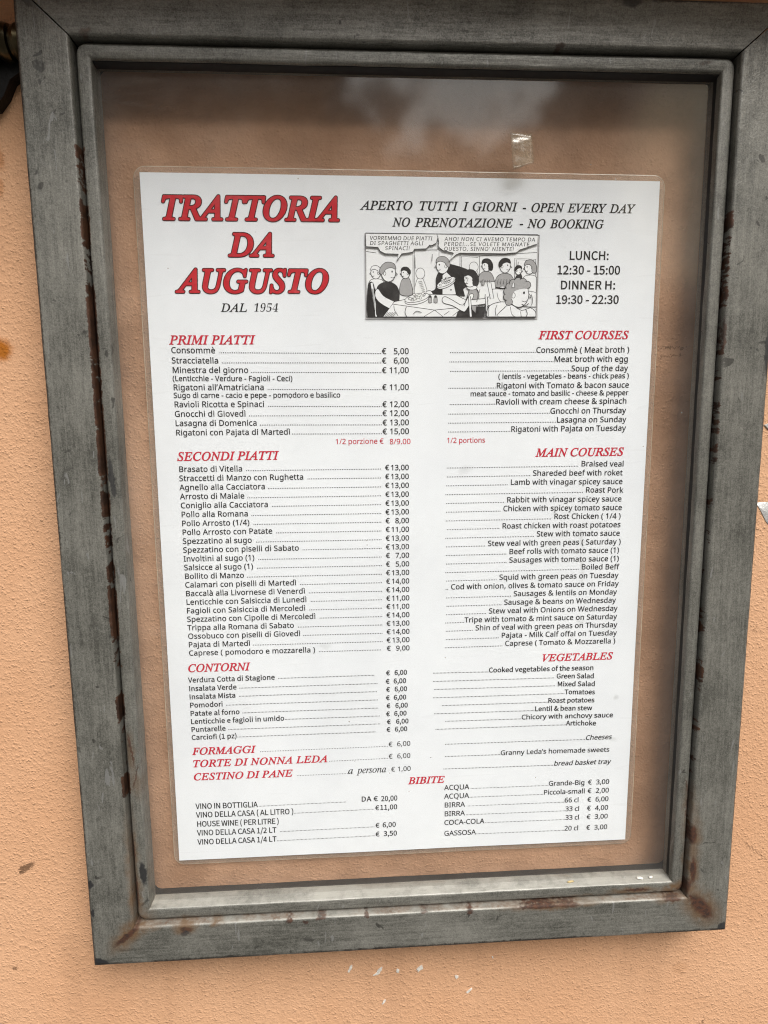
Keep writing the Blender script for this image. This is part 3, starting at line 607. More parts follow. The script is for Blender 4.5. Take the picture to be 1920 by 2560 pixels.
'&':(513,((213,508,237,506,258,502,278,495,294,485,308,473,319,458,327,441,332,422,334,400,331,372,321,347,306,325,285,305,261,286,234,269,369,139,399,189,418,250,480,250,452,167,440,142,426,120,409,99,511,0,428,0,367,59,320,25,264,1,195,-7,164,-5,136,0,111,9,89,21,71,36,56,55,46,77,39,102,37,130,39,153,43,174,50,192,60,209,72,224,88,238,145,277,116,312,93,352,84,398,86,420,91,440,99,457,111,472,126,485,144,495,164,502,187,506),(182,239,139,209,111,176,106,163,103,148,102,132,104,108,113,88,127,71,147,58,170,50,197,48,225,49,251,54,274,62,328,97),(211,457,192,456,176,450,163,442,153,430,146,416,144,399,146,383,150,367,158,353,196,305,221,321,241,336,255,350,265,365,271,382,273,400,271,416,266,429,256,441,244,450,229,455),)),
':':(188,((50,38,52,53,56,66,63,74,72,80,82,84,93,85,105,84,115,80,124,74,131,66,136,53,137,38,136,23,131,10,124,1,115,-5,105,-9,93,-10,82,-9,72,-5,63,1,56,10,52,23),(50,338,52,353,56,366,63,375,72,380,82,384,93,385,105,384,115,380,124,375,131,366,136,353,137,338,136,322,131,310,124,301,115,295,105,291,93,290,82,291,72,295,63,301,56,310,52,322),)),
"'":(158,((112,500,98,319,60,319,46,500),)),
'’':(123,((114,492,98,439,77,382,54,328,8,328,19,370,28,416,37,460,43,500,109,500),)),
'!':(188,((114,141,74,141,57,500,132,500),(50,38,52,53,56,66,63,74,72,80,82,84,94,85,105,84,115,80,124,74,131,66,136,53,137,38,136,23,131,10,124,1,115,-5,105,-9,94,-10,82,-9,72,-5,63,1,56,10,52,23),)),
' ':(182,()),
},
'M': {
'a':(384,((148,-9,192,-2,233,18,271,44,273,44,278,0,329,0,329,228,316,308,275,361,201,380,144,372,95,354,56,332,80,289,112,308,150,322,191,328,238,314,261,280,267,235,138,209,64,164,40,96,54,39,92,4),(166,42,132,47,109,66,100,100,116,142,169,173,267,193,267,90,233,63,200,47),)),
'b':(422,((226,-9,305,15,364,83,387,191,370,291,320,356,239,380,198,373,159,354,123,328,126,394,126,543,63,543,63,0,113,0,118,38,121,38,155,13,191,-3),(216,44,188,47,158,59,126,82,126,277,160,305,192,322,224,327,281,310,312,263,322,190,308,112,270,61),)),
'c':(348,((209,-9,252,-3,293,13,329,38,302,80,276,61,247,48,214,43,154,61,114,110,100,185,115,260,156,309,216,327,243,323,268,312,290,295,321,336,293,358,257,374,214,380,125,357,60,290,35,185,59,80,120,14),)),
'd':(423,((189,-9,231,-2,269,17,302,44,304,44,309,0,360,0,360,543,297,543,297,400,301,337,269,360,236,375,196,380,117,356,59,289,36,185,55,80,108,14),(203,44,147,61,112,109,100,186,115,260,153,309,207,327,238,324,267,311,297,289,297,94,267,66,236,49),)),
'e':(378,((213,-9,259,-4,300,10,334,29,312,70,284,54,254,44,220,41,157,57,115,102,97,171,347,171,349,206,332,298,282,358,201,380,121,356,60,289,35,185,59,80,123,14),(96,215,115,277,153,317,203,330,252,317,284,278,295,215),)),
'f':(222,((23,320,73,320,73,0,135,0,135,320,214,320,214,370,135,370,135,429,141,469,158,494,188,502,229,492,243,540,181,552,120,537,85,495,73,430,73,370,23,367),)),
'g':(385,((188,-171,287,-153,352,-106,375,-42,361,8,318,37,246,46,173,46,134,51,114,65,108,86,112,104,120,118,132,130,187,117,256,133,304,178,323,246,319,277,308,302,293,323,368,323,368,370,239,370,187,380,118,364,68,318,48,248,56,206,73,172,97,148,97,145,77,128,62,105,56,76,60,50,72,30,89,16,89,12,60,-12,41,-40,35,-72,54,-125,108,-159),(187,160,148,170,119,201,108,248,119,294,147,324,187,334,227,324,255,294,266,248,255,201,227,170),(196,-128,139,-120,102,-97,89,-63,93,-41,105,-20,127,0,175,-5,239,-5,280,-10,305,-25,314,-53,299,-89,259,-117),)),
'h':(414,((63,0,126,0,126,269,160,300,192,319,226,325,267,315,289,283,297,226,297,0,359,0,359,235,347,314,309,363,246,380,199,371,159,349,123,318,126,394,126,543,63,543),)),
'i':(188,((63,0,126,0,126,370,63,370),(94,447,116,452,130,466,136,488,130,509,116,524,94,529,73,524,58,509,53,488,58,466,73,452),)),
'j':(188,((24,-165,83,-150,116,-108,126,-42,126,370,63,370,63,-42,60,-81,46,-106,18,-115,-18,-108,-30,-156),(94,447,116,452,130,466,136,488,130,509,116,524,94,529,72,524,58,509,53,488,58,466,72,452),)),
'k':(377,((63,0,124,0,124,98,194,179,302,0,370,0,230,221,353,370,284,370,127,175,124,175,124,543,63,543),)),
'l':(194,((128,-9,164,-3,156,44,143,43,134,46,128,54,126,70,126,543,63,543,63,74,69,29,91,1),)),
'm':(632,((63,0,126,0,126,269,158,300,189,319,218,325,257,315,280,283,287,226,287,0,349,0,349,269,383,300,413,319,443,325,481,315,504,283,512,226,512,0,574,0,574,235,561,314,524,363,462,380,418,371,378,346,339,309,319,347,285,371,237,380,194,371,156,349,121,317,120,317,114,370,63,370),)),
'n':(416,((63,0,126,0,126,269,160,300,192,319,226,325,267,315,289,283,297,226,297,0,359,0,359,235,347,314,309,363,246,380,199,371,158,349,121,317,120,317,114,370,63,370),)),
'o':(413,((207,-9,291,14,354,80,378,185,354,290,291,357,207,380,122,357,60,290,35,185,60,80,122,14),(207,43,150,61,113,110,100,185,113,260,150,309,207,327,263,309,301,260,314,185,301,110,263,61),)),
'p':(423,((63,-156,126,-156,126,-31,123,34,157,11,192,-4,226,-9,305,15,364,83,387,191,370,291,320,356,239,380,197,373,157,353,121,327,120,327,114,370,63,370),(216,44,189,47,158,59,126,82,126,277,160,305,193,322,224,327,281,310,312,263,322,190,308,112,270,61),)),
'q':(423,((297,-156,360,-156,360,370,310,370,304,336,303,336,270,360,236,375,196,380,117,356,59,289,36,185,55,80,108,14,189,-9,230,-2,268,16,301,43,297,-25),(203,44,147,61,112,109,100,186,115,260,153,309,207,327,238,324,267,311,297,289,297,94,267,66,236,49),)),
'r':(265,((63,0,126,0,126,238,154,288,186,316,218,324,254,318,266,372,226,380,187,370,151,344,121,303,120,303,114,370,63,370),)),
's':(319,((160,-9,233,6,279,46,294,101,277,157,235,191,181,214,142,229,113,249,102,278,109,305,132,324,171,332,201,327,229,315,254,299,284,338,252,359,214,374,170,380,101,366,57,328,42,275,59,223,99,190,150,168,190,151,222,129,235,98,227,68,202,47,162,40,121,45,85,61,52,84,22,42,61,16,108,-2),)),
't':(257,((179,-9,248,5,235,52,193,42,159,50,141,74,136,113,136,320,237,320,237,370,136,370,136,475,84,475,77,370,18,367,18,320,74,320,74,115,83,50,117,7),)),
'u':(414,((171,-9,218,0,257,23,293,58,295,58,300,0,352,0,352,370,290,370,290,108,257,72,225,52,190,45,150,55,127,87,120,143,120,370,57,370,57,136,69,56,107,8),)),
'v':(355,((143,0,216,0,347,370,285,370,215,160,181,50,177,50,143,160,74,370,9,370),)),
'w':(547,((121,0,194,0,246,198,271,306,275,306,300,200,353,0,429,0,529,370,469,370,415,156,393,53,389,53,364,156,306,370,245,370,187,156,162,53,159,53,137,156,82,370,18,370),)),
'x':(340,((10,0,76,0,126,87,163,153,166,153,207,87,261,0,329,0,207,187,320,370,255,370,209,289,177,227,173,227,137,289,87,370,20,370,132,193),)),
'y':(355,((69,-160,132,-142,176,-97,207,-31,347,370,286,370,219,165,189,60,186,60,149,165,74,370,9,370,158,-1,149,-29,130,-70,103,-98,66,-108,38,-102,25,-152),)),
'z':(324,((24,0,304,0,304,50,102,50,298,337,298,370,45,370,45,320,219,320,24,33),)),
'A':(415,((3,0,66,0,115,153,297,153,345,0,412,0,242,500,172,500),(130,203,155,280,205,449,207,449,258,280,282,203),)),
'B':(448,((69,0,228,0,327,16,393,65,417,147,404,205,369,245,316,266,316,269,356,293,380,331,389,378,367,449,306,488,217,500,69,500),(132,288,132,450,209,450,274,442,314,417,327,370,315,326,276,298,206,288),(132,50,132,239,219,239,293,229,340,200,355,149,339,93,293,61,219,50),)),
'C':(435,((257,-9,317,0,368,24,411,63,376,103,342,73,304,53,260,46,177,72,123,142,104,252,124,360,179,429,262,454,302,448,335,431,364,407,398,447,364,478,317,500,261,509,147,478,69,389,40,250,68,110,145,22),)),
'D':(469,((69,0,196,0,324,30,402,116,429,252,402,387,323,471,194,500,69,500),(132,52,132,449,188,449,286,426,345,359,364,252,345,144,286,76,188,52),)),
'E':(402,((69,0,364,0,364,54,132,54,132,236,321,236,321,290,132,290,132,447,357,447,357,500,69,500),)),
'F':(377,((69,0,132,0,132,224,323,224,323,278,132,278,132,447,357,447,357,500,69,500),)),
'G':(470,((265,-9,328,-1,380,19,420,49,420,259,255,259,255,207,362,207,362,76,337,60,306,50,271,46,181,72,124,142,104,252,125,360,183,429,271,454,315,447,350,430,379,407,413,447,378,477,331,500,269,509,151,478,70,389,40,250,69,110,148,22),)),
'H':(497,((69,0,132,0,132,236,365,236,365,0,428,0,428,500,365,500,365,291,132,291,132,500,69,500),)),
'I':(200,((69,0,132,0,132,500,69,500),)),
'K':(441,((69,0,132,0,132,158,218,261,368,0,438,0,257,310,414,500,342,500,133,249,132,249,132,500,69,500),)),
'L':(370,((69,0,351,0,351,54,132,54,132,500,69,500),)),
'M':(554,((69,0,126,0,126,277,117,424,120,424,160,310,255,50,297,50,392,310,432,424,435,424,426,277,426,0,485,0,485,500,409,500,314,233,279,128,276,128,240,233,145,500,69,500),)),
'N':(493,((69,0,128,0,128,263,121,419,123,419,177,316,359,0,424,0,424,500,364,500,364,240,373,82,370,82,316,185,133,500,69,500),)),
'O':(506,((253,-9,364,23,439,113,467,252,439,390,364,478,253,509,142,478,67,390,40,252,67,113,142,23),(253,46,174,72,123,143,104,252,123,360,174,429,253,454,332,429,383,360,402,252,383,143,332,72),)),
'P':(432,((69,0,132,0,132,199,214,199,311,216,375,266,398,353,375,440,310,486,211,500,69,500),(132,250,132,449,203,449,277,440,321,411,336,353,322,295,279,261,206,250),)),
'Q':(506,((253,44,174,69,123,141,104,252,123,360,174,429,253,454,332,429,383,360,402,252,383,141,332,69),(406,-126,477,-114,465,-65,413,-73,362,-66,320,-43,290,-6,383,37,444,125,467,252,439,390,364,478,253,509,142,478,67,390,40,252,63,123,126,34,222,-7,262,-68,324,-110),)),
'R':(433,((132,263,132,449,216,449,282,440,323,412,337,360,323,306,282,273,216,263),(343,0,414,0,287,219,346,245,386,292,400,360,377,442,316,487,225,500,69,500,69,0,132,0,132,212,222,212),)),
'S':(407,((207,-9,298,10,356,61,377,133,363,195,327,237,274,267,203,297,164,316,133,341,120,381,132,420,164,445,214,454,257,448,295,432,327,407,360,447,320,479,270,501,214,509,132,492,77,445,56,377,72,315,111,274,158,248,229,217,272,196,302,169,313,128,301,85,265,57,208,46,157,54,110,76,70,108,33,65,81,26,140,0),)),
'T':(409,((173,0,236,0,236,447,387,447,387,500,21,500,21,447,173,447),)),
'U':(492,((246,-9,338,11,402,79,426,206,426,500,365,500,365,205,349,110,306,61,246,46,187,61,145,110,130,205,130,500,67,500,67,206,91,79,154,11),)),
'V':(392,((160,0,233,0,392,500,328,500,248,229,199,64,196,64,148,229,67,500,1,500),)),
'W':(599,((123,0,198,0,273,302,298,415,301,415,325,302,401,0,477,0,580,500,520,500,467,228,439,65,435,65,400,228,330,500,272,500,203,228,168,65,165,65,135,228,83,500,18,500),)),
'X':(391,((12,0,78,0,150,135,190,216,193,216,236,135,310,0,380,0,233,255,370,500,304,500,237,372,201,299,198,299,159,372,91,500,21,500,158,259),)),
'Y':(362,((149,0,212,0,212,194,363,500,297,500,233,359,183,249,180,249,131,359,66,500,-1,500,149,194),)),
'Z':(411,((34,0,379,0,379,54,112,54,376,462,376,500,58,500,58,447,298,447,34,38),)),
'0':(379,((190,-9,272,20,326,107,345,252,326,395,272,481,190,509,107,481,53,395,34,252,53,107,107,20),(190,42,140,63,106,132,94,252,106,371,140,438,190,460,240,438,273,371,285,252,273,132,240,63),)),
'1':(379,((60,0,334,0,334,52,234,52,234,500,186,500,83,465,83,425,172,425,172,52,60,52),)),
'2':(379,((30,0,344,0,344,54,206,54,124,49,227,157,296,261,321,362,303,440,252,491,175,509,117,500,69,475,27,436,63,400,94,430,128,451,167,458,219,445,249,411,259,359,235,268,159,162,30,37),)),
'3':(379,((179,-9,261,8,319,57,340,134,326,194,288,237,235,261,235,264,281,290,312,330,323,384,304,452,253,494,177,509,124,501,78,480,38,450,72,410,102,435,137,452,175,458,221,448,250,421,260,379,247,331,203,297,121,284,121,236,213,224,262,189,277,136,264,86,228,54,175,43,125,51,84,72,52,100,20,60,58,26,111,1),)),
'4':(379,((232,0,291,0,291,138,357,138,357,188,291,188,291,500,222,500,14,179,14,138,232,138),(232,188,78,188,192,358,233,432,235,432,232,341),)),
'5':(379,((179,-9,258,11,319,69,342,162,322,253,267,305,192,322,117,302,130,447,318,447,318,500,75,500,59,267,92,246,119,262,145,272,175,275,230,261,266,222,279,161,265,98,227,57,173,43,121,51,81,71,50,98,18,57,58,25,110,1),)),
'6':(379,((205,-9,277,12,329,68,349,153,332,241,284,293,210,310,170,303,131,283,97,250,116,373,162,438,226,458,255,453,283,440,305,420,340,458,309,484,270,502,223,509,132,482,65,396,38,239,60,101,120,19),(98,201,132,238,167,258,200,264,250,250,280,212,290,153,279,94,248,54,205,40,151,59,115,113),)),
'7':(379,((135,0,200,0,215,174,258,319,347,462,347,500,33,500,33,447,276,447,198,312,154,170),)),
'8':(379,((191,-9,273,8,327,54,347,120,335,179,304,222,263,252,263,255,293,285,319,326,329,376,313,444,266,491,192,508,122,491,74,447,55,381,65,333,89,295,123,265,123,263,79,231,45,184,31,124,52,55,108,8),(225,271,169,297,128,331,112,381,122,423,150,451,192,461,237,449,266,418,276,372,270,337,253,303),(192,38,138,50,101,82,87,130,96,174,120,213,156,243,221,214,269,177,288,122,276,78,242,48),)),
'9':(379,((160,-9,249,19,315,109,342,271,319,404,260,483,173,509,102,488,50,432,30,347,47,260,95,207,168,190,209,197,249,218,283,250,263,128,218,62,158,43,127,48,98,61,74,81,40,42,71,16,111,-2),(282,303,248,264,213,243,178,236,128,250,99,288,89,347,100,407,130,446,174,460,229,442,265,389),)),
'€':(379,((17,267,63,267,62,243,63,215,17,212,17,179,67,179,100,77,160,13,243,-9,294,0,337,24,374,62,338,95,310,65,281,48,247,42,192,58,153,105,130,179,294,179,294,216,126,216,126,244,126,267,324,267,324,304,130,304,152,380,193,429,252,445,282,440,308,424,330,400,366,435,336,466,297,487,253,495,165,472,101,407,66,304,17,300),)),
'è':(378,((213,-9,259,-4,300,10,334,29,312,70,284,54,254,44,220,41,157,57,115,102,97,171,347,171,349,206,332,298,282,358,201,380,121,356,60,289,35,185,59,80,123,14),(96,215,115,277,153,317,203,330,252,317,284,278,295,215),(211,437,244,468,136,595,92,554),)),
'ì':(188,((63,0,126,0,126,370,63,370),(106,437,137,468,29,595,-14,554),)),
'à':(384,((148,-9,192,-2,233,18,271,44,273,44,278,0,329,0,329,228,316,308,275,361,201,380,144,372,95,354,56,332,80,289,112,308,150,322,191,328,238,314,261,280,267,235,138,209,64,164,40,96,54,39,92,4),(166,42,132,47,109,66,100,100,116,142,169,173,267,193,267,90,233,63,200,47),(215,437,247,468,138,595,95,554),)),
'.':(190,((95,-9,117,-3,134,14,140,38,134,63,117,80,95,86,72,80,56,63,50,38,56,14,72,-3),)),
',':(190,((51,-130,104,-96,139,-47,151,13,144,52,126,77,98,86,75,81,58,66,51,42,58,19,74,4,97,-1,104,-1,96,-39,72,-70,36,-93),)),
'(':(231,((163,-134,201,-117,153,-14,124,97,115,212,124,327,153,437,201,540,163,558,109,453,75,338,63,212,75,85,109,-29),)),
')':(231,((68,-134,121,-29,156,85,168,212,156,338,121,453,68,558,29,540,78,437,107,327,117,212,107,97,78,-14,29,-117),)),
'-':(237,((31,167,206,167,206,215,31,215),)),
'/':(267,((8,-122,53,-122,257,542,212,542),)),
'&':(464,((177,-9,232,-2,279,18,321,48,361,23,399,4,436,-9,452,43,359,91,395,145,424,205,446,269,388,269,370,215,346,166,318,122,271,164,228,212,191,263,245,304,287,352,304,411,292,462,258,496,205,509,145,493,105,451,91,392,95,354,106,315,123,274,75,236,39,189,25,130,44,58,97,9),(280,81,250,60,218,46,184,41,134,52,98,84,85,133,94,169,116,201,149,231,187,177,232,127),(168,304,144,392,152,429,173,455,206,465,233,457,248,437,253,409,241,369,210,335),)),
':':(190,((95,266,117,272,134,289,140,314,134,339,117,355,95,362,72,355,56,339,50,314,56,289,72,272),(95,-9,117,-3,134,14,140,38,134,63,117,80,95,86,72,80,56,63,50,38,56,14,72,-3),)),
"'":(190,((75,329,114,329,126,456,127,526,61,526,63,456),)),
'’':(682,((33,409,47,383,89,411,120,455,132,510,125,544,105,567,78,575,53,568,37,552,32,531,37,508,52,493,75,487,93,492,86,461,65,432),)),
'!':(220,((89,151,132,151,140,440,141,511,78,511,80,440),(110,-9,133,-3,149,14,155,38,149,63,133,80,110,86,87,80,71,63,65,38,71,14,87,-3),)),
' ':(153,()),
},
'I': {
'A':(499,((-91,0,-88,14,-69,16,-51,21,-33,30,-16,43,0,60,116,195,383,511,397,511,379,62,380,52,381,44,384,37,388,30,393,26,400,22,408,19,418,16,429,15,442,14,440,0,238,0,241,14,246,14,259,14,271,16,280,19,288,23,293,28,298,35,301,44,304,55,306,68,307,84,310,170,143,170,124,161,70,97,57,80,47,66,40,55,35,45,34,38,34,33,36,28,38,24,42,21,46,19,85,14,81,0),(154,197,311,197,320,395),)),
'B':(472,((-36,0,-33,14,-29,14,-16,15,-5,17,5,20,14,23,21,29,27,35,32,43,37,53,42,65,46,78,135,414,142,452,141,458,140,464,137,469,134,474,129,477,87,486,91,500,275,500,335,496,382,483,415,461,435,431,441,392,437,359,422,331,398,306,363,286,319,270,350,256,374,238,391,215,401,188,405,156,404,138,400,120,395,103,387,88,377,73,365,60,352,48,336,37,319,27,300,19,280,12,258,7,235,3,210,1,184,0),(207,278,237,279,264,283,288,289,308,298,326,309,340,323,351,338,359,356,364,375,366,397,362,425,351,447,333,463,307,472,274,475,240,473,225,463,216,441,202,393,176,290,183,280),(165,22,194,24,221,28,244,36,265,46,283,60,298,76,309,95,317,115,322,138,324,163,323,181,319,197,313,211,305,223,295,233,283,241,268,247,250,252,231,254,209,255,176,253,161,239,118,78,115,62,113,48,113,42,115,37,117,33,121,29,125,27),)),
'C':(507,((235,-11,210,-10,187,-7,165,-2,145,5,125,14,108,24,91,37,77,51,64,67,53,84,44,103,37,123,32,145,28,168,27,192,28,213,31,234,35,255,42,276,49,297,59,317,70,337,82,356,95,374,109,392,125,409,141,425,158,440,176,454,195,466,224,482,254,495,284,504,315,509,345,511,363,510,381,508,401,504,421,499,443,492,463,488,469,488,474,491,479,494,484,499,488,506,502,506,473,358,457,358,458,369,458,380,457,400,453,417,448,433,440,447,431,459,419,469,405,477,390,483,372,486,353,487,335,486,317,483,299,478,282,472,265,463,248,453,232,441,216,428,202,414,187,398,174,381,162,363,151,343,142,323,133,302,126,280,120,258,116,235,114,212,113,188,114,158,119,130,127,106,137,84,151,65,167,49,186,36,207,27,229,22,254,20,292,24,328,35,363,53,397,78,429,111,443,98,425,77,406,58,387,42,368,28,348,16,327,6,306,-1,283,-7,259,-10),)),
'D':(546,((-38,0,-34,14,-30,14,-17,15,-6,17,4,19,12,23,19,27,25,34,31,42,36,52,41,64,45,78,135,414,142,451,141,458,140,464,137,469,133,473,129,477,87,486,91,500,283,500,311,499,337,496,362,491,385,484,407,475,427,464,445,452,461,437,475,421,487,404,497,384,505,363,511,341,514,318,515,293,514,269,511,247,507,224,500,203,491,181,481,161,469,141,455,122,440,105,423,88,405,72,385,58,363,45,341,34,317,23,292,15,265,8,238,4,209,1,179,0),(183,24,207,25,230,28,251,32,271,39,290,47,308,57,325,69,341,82,355,96,368,111,380,128,391,145,400,164,408,183,415,203,421,224,426,245,429,266,431,287,431,309,430,340,425,368,417,393,406,415,391,434,374,449,353,461,329,469,303,474,273,476,238,472,221,455,207,416,121,96,113,53,113,47,115,41,119,37,123,33,129,30,151,26),)),
'E':(488,((-36,0,-33,14,-30,14,-17,15,-5,16,4,19,13,23,20,27,25,33,31,41,36,52,41,64,45,79,135,414,142,451,141,458,140,464,137,469,134,473,129,477,87,486,91,500,473,500,452,392,440,392,440,395,432,445,428,452,423,457,417,462,410,466,401,469,332,475,271,475,238,472,222,458,211,426,171,280,232,280,252,280,271,282,286,286,300,290,311,296,320,304,328,313,335,324,341,336,345,350,359,350,309,173,296,173,298,202,292,236,272,251,230,255,165,255,121,90,115,67,113,51,113,45,115,40,117,36,121,33,125,30,165,25,215,25,235,26,253,27,271,29,287,32,303,36,317,42,331,48,343,55,355,63,367,73,377,83,387,95,397,108,407,122,415,137,430,137,378,0),)),
'F':(436,((-33,0,-29,14,-26,14,10,20,33,39,48,79,139,414,145,451,145,458,143,464,141,469,137,473,132,477,90,486,95,500,453,500,431,382,416,382,417,388,417,395,416,412,414,427,410,439,404,449,397,457,388,464,377,468,363,472,348,474,330,475,273,475,235,468,223,450,210,402,178,277,218,277,277,284,314,306,340,350,355,350,307,168,292,168,294,186,295,204,294,215,292,225,290,232,286,238,282,243,276,247,267,249,257,251,244,252,228,253,171,253,125,74,122,60,121,48,121,40,123,34,126,28,130,24,135,21,182,13,181,0),)),
'G':(582,((264,-11,236,-10,210,-7,185,-2,162,5,140,14,120,25,101,38,85,52,70,68,58,86,47,105,39,126,34,147,30,170,29,194,30,216,32,237,37,258,43,279,51,299,60,320,70,340,82,359,95,377,110,395,125,412,142,427,159,442,176,455,195,467,224,483,255,495,286,504,318,509,352,511,372,510,391,508,410,504,428,500,445,493,480,480,500,475,523,482,541,505,553,505,520,352,508,352,504,376,497,399,488,419,476,436,461,452,444,464,425,474,404,481,381,486,356,487,330,485,305,480,280,472,257,460,235,444,214,426,195,405,177,382,162,357,147,329,135,300,126,271,119,242,115,214,114,186,116,155,121,126,130,100,141,77,157,57,175,41,196,28,219,19,245,13,274,12,289,12,303,14,317,17,330,22,343,28,355,35,364,42,372,50,377,59,381,69,407,170,410,186,412,199,411,206,410,212,407,217,403,221,397,223,346,230,350,244,557,244,553,230,513,224,491,202,484,184,477,157,448,38,413,20,377,7,340,-3,303,-9),)),
'H':(560,((-36,0,-33,14,-30,14,7,20,29,38,45,78,135,414,142,451,141,458,140,464,137,469,134,473,129,477,87,486,91,500,290,500,287,486,284,486,272,485,261,483,251,481,243,477,236,473,229,466,224,458,218,447,213,434,209,419,178,307,176,291,181,281,199,279,384,279,402,282,410,295,441,414,448,451,447,458,446,464,443,469,440,473,435,477,393,486,397,500,597,500,592,486,587,486,575,485,564,483,555,481,547,477,540,472,535,466,529,458,524,448,519,436,515,422,426,86,421,64,418,48,419,42,420,36,423,31,427,26,431,23,473,14,470,0,270,0,274,14,277,14,314,20,336,38,351,78,392,228,393,234,393,239,387,249,369,251,185,251,168,249,160,236,119,86,114,64,112,48,113,42,114,36,117,31,120,26,125,23,167,14,163,0),)),
'I':(264,((-33,0,-29,14,-26,14,10,20,33,38,48,78,139,414,145,451,145,458,143,464,141,469,137,473,132,477,90,486,95,500,296,500,293,486,287,486,275,485,265,483,255,481,247,477,241,472,235,466,229,458,224,448,220,436,215,422,125,86,118,48,119,42,121,36,123,31,127,26,131,23,173,14,169,0),)),
'K':(488,((-36,0,-33,14,-30,14,7,20,29,38,45,78,135,414,142,451,141,458,140,464,137,469,134,473,129,477,87,486,91,500,289,500,285,486,279,486,268,485,258,484,249,482,242,479,236,475,230,469,225,462,220,452,215,440,211,426,173,285,172,280,171,275,176,269,185,272,362,415,377,428,388,439,397,450,402,459,403,467,402,474,397,479,389,483,379,485,365,486,361,486,364,500,539,500,534,486,530,486,519,485,506,482,493,476,479,469,464,459,362,381,240,284,382,74,423,29,432,23,441,19,450,16,460,14,471,14,467,0,254,0,258,14,263,14,298,20,302,22,305,26,307,30,309,34,309,40,304,59,288,85,181,245,171,251,161,241,118,80,113,50,113,42,115,35,118,30,122,25,127,22,174,14,171,0),)),
'L':(483,((-26,0,-22,14,-20,14,-7,15,5,17,15,19,23,23,30,27,36,34,42,42,47,52,51,64,56,78,145,414,151,436,152,451,152,458,150,464,148,469,144,473,139,477,98,486,101,500,300,500,295,486,283,486,272,484,262,481,254,478,247,473,241,467,235,458,230,448,225,436,221,423,134,99,127,69,124,55,125,48,126,42,128,38,132,34,136,31,177,25,228,25,320,35,334,40,347,45,359,52,370,61,380,70,429,142,443,142,396,0),)),
'M':(634,((-39,0,-35,14,4,20,27,38,43,78,137,414,144,451,143,458,142,464,139,469,135,473,131,477,89,486,93,500,228,500,280,116,534,500,671,500,667,486,661,486,649,485,639,483,630,481,622,477,615,472,609,466,604,458,598,448,594,436,590,422,500,86,495,64,493,48,493,42,495,36,497,31,501,26,506,23,548,14,544,0,346,0,350,12,387,20,410,42,427,89,517,422,236,0,225,0,169,423,82,111,72,51,72,43,74,37,76,31,80,26,84,23,126,14,123,0),)),
'N':(538,((363,-12,165,401,81,90,75,64,73,46,73,39,75,33,78,28,81,25,86,22,131,14,127,0,-36,0,-33,14,-20,15,-8,16,2,19,11,23,18,27,24,33,30,41,36,52,40,64,45,78,139,423,142,431,142,439,142,446,140,452,137,459,134,465,129,471,123,476,116,480,109,483,101,485,92,486,87,486,91,500,196,500,380,116,460,410,466,436,467,454,467,461,465,467,463,472,459,475,454,478,409,486,413,500,577,500,572,486,535,480,512,462,495,422,377,-12),)),
'O':(556,((215,-11,192,-10,171,-7,150,-3,131,3,113,12,97,21,82,33,69,45,57,60,47,76,38,93,32,111,27,131,24,152,23,174,24,194,26,213,30,233,35,252,41,272,49,291,58,310,68,328,79,346,91,363,104,380,117,396,132,412,147,426,163,440,179,452,196,464,214,474,232,483,250,492,269,499,287,504,306,508,324,510,343,511,366,510,388,507,408,503,427,496,444,488,460,478,475,466,488,453,499,439,509,423,517,405,524,387,528,367,531,347,532,325,519,244,483,163,430,91,366,35,338,18,309,6,279,-4,248,-9),(216,11,231,12,246,14,260,18,274,24,288,31,301,40,315,50,327,61,340,73,352,86,404,165,438,259,450,356,449,381,446,403,440,423,433,440,423,455,411,467,397,477,381,484,364,488,345,489,329,488,314,486,298,481,283,475,267,466,252,457,238,445,223,433,210,418,196,403,183,386,171,368,160,349,150,329,140,308,114,227,105,147,106,122,109,100,115,79,123,62,134,46,147,33,161,24,178,17,196,12),)),
'P':(434,((-36,0,-33,14,-29,14,-16,15,-5,16,4,19,13,22,20,27,25,33,31,41,36,51,41,63,45,78,135,414,142,451,141,458,140,464,137,469,134,474,129,477,87,486,91,500,288,500,342,496,385,482,415,460,433,428,439,388,438,371,435,355,430,339,423,325,414,311,404,298,391,286,377,276,362,267,344,258,326,251,306,246,284,242,262,240,238,239,171,239,158,230,116,69,114,59,113,49,113,41,115,35,118,29,122,25,128,22,178,14,173,0),(207,261,236,262,261,266,284,273,303,283,320,296,333,310,344,328,352,347,356,368,358,392,357,409,354,424,349,437,343,448,335,457,324,465,312,471,297,475,281,477,262,478,232,471,214,436,173,283,171,272,177,263),)),
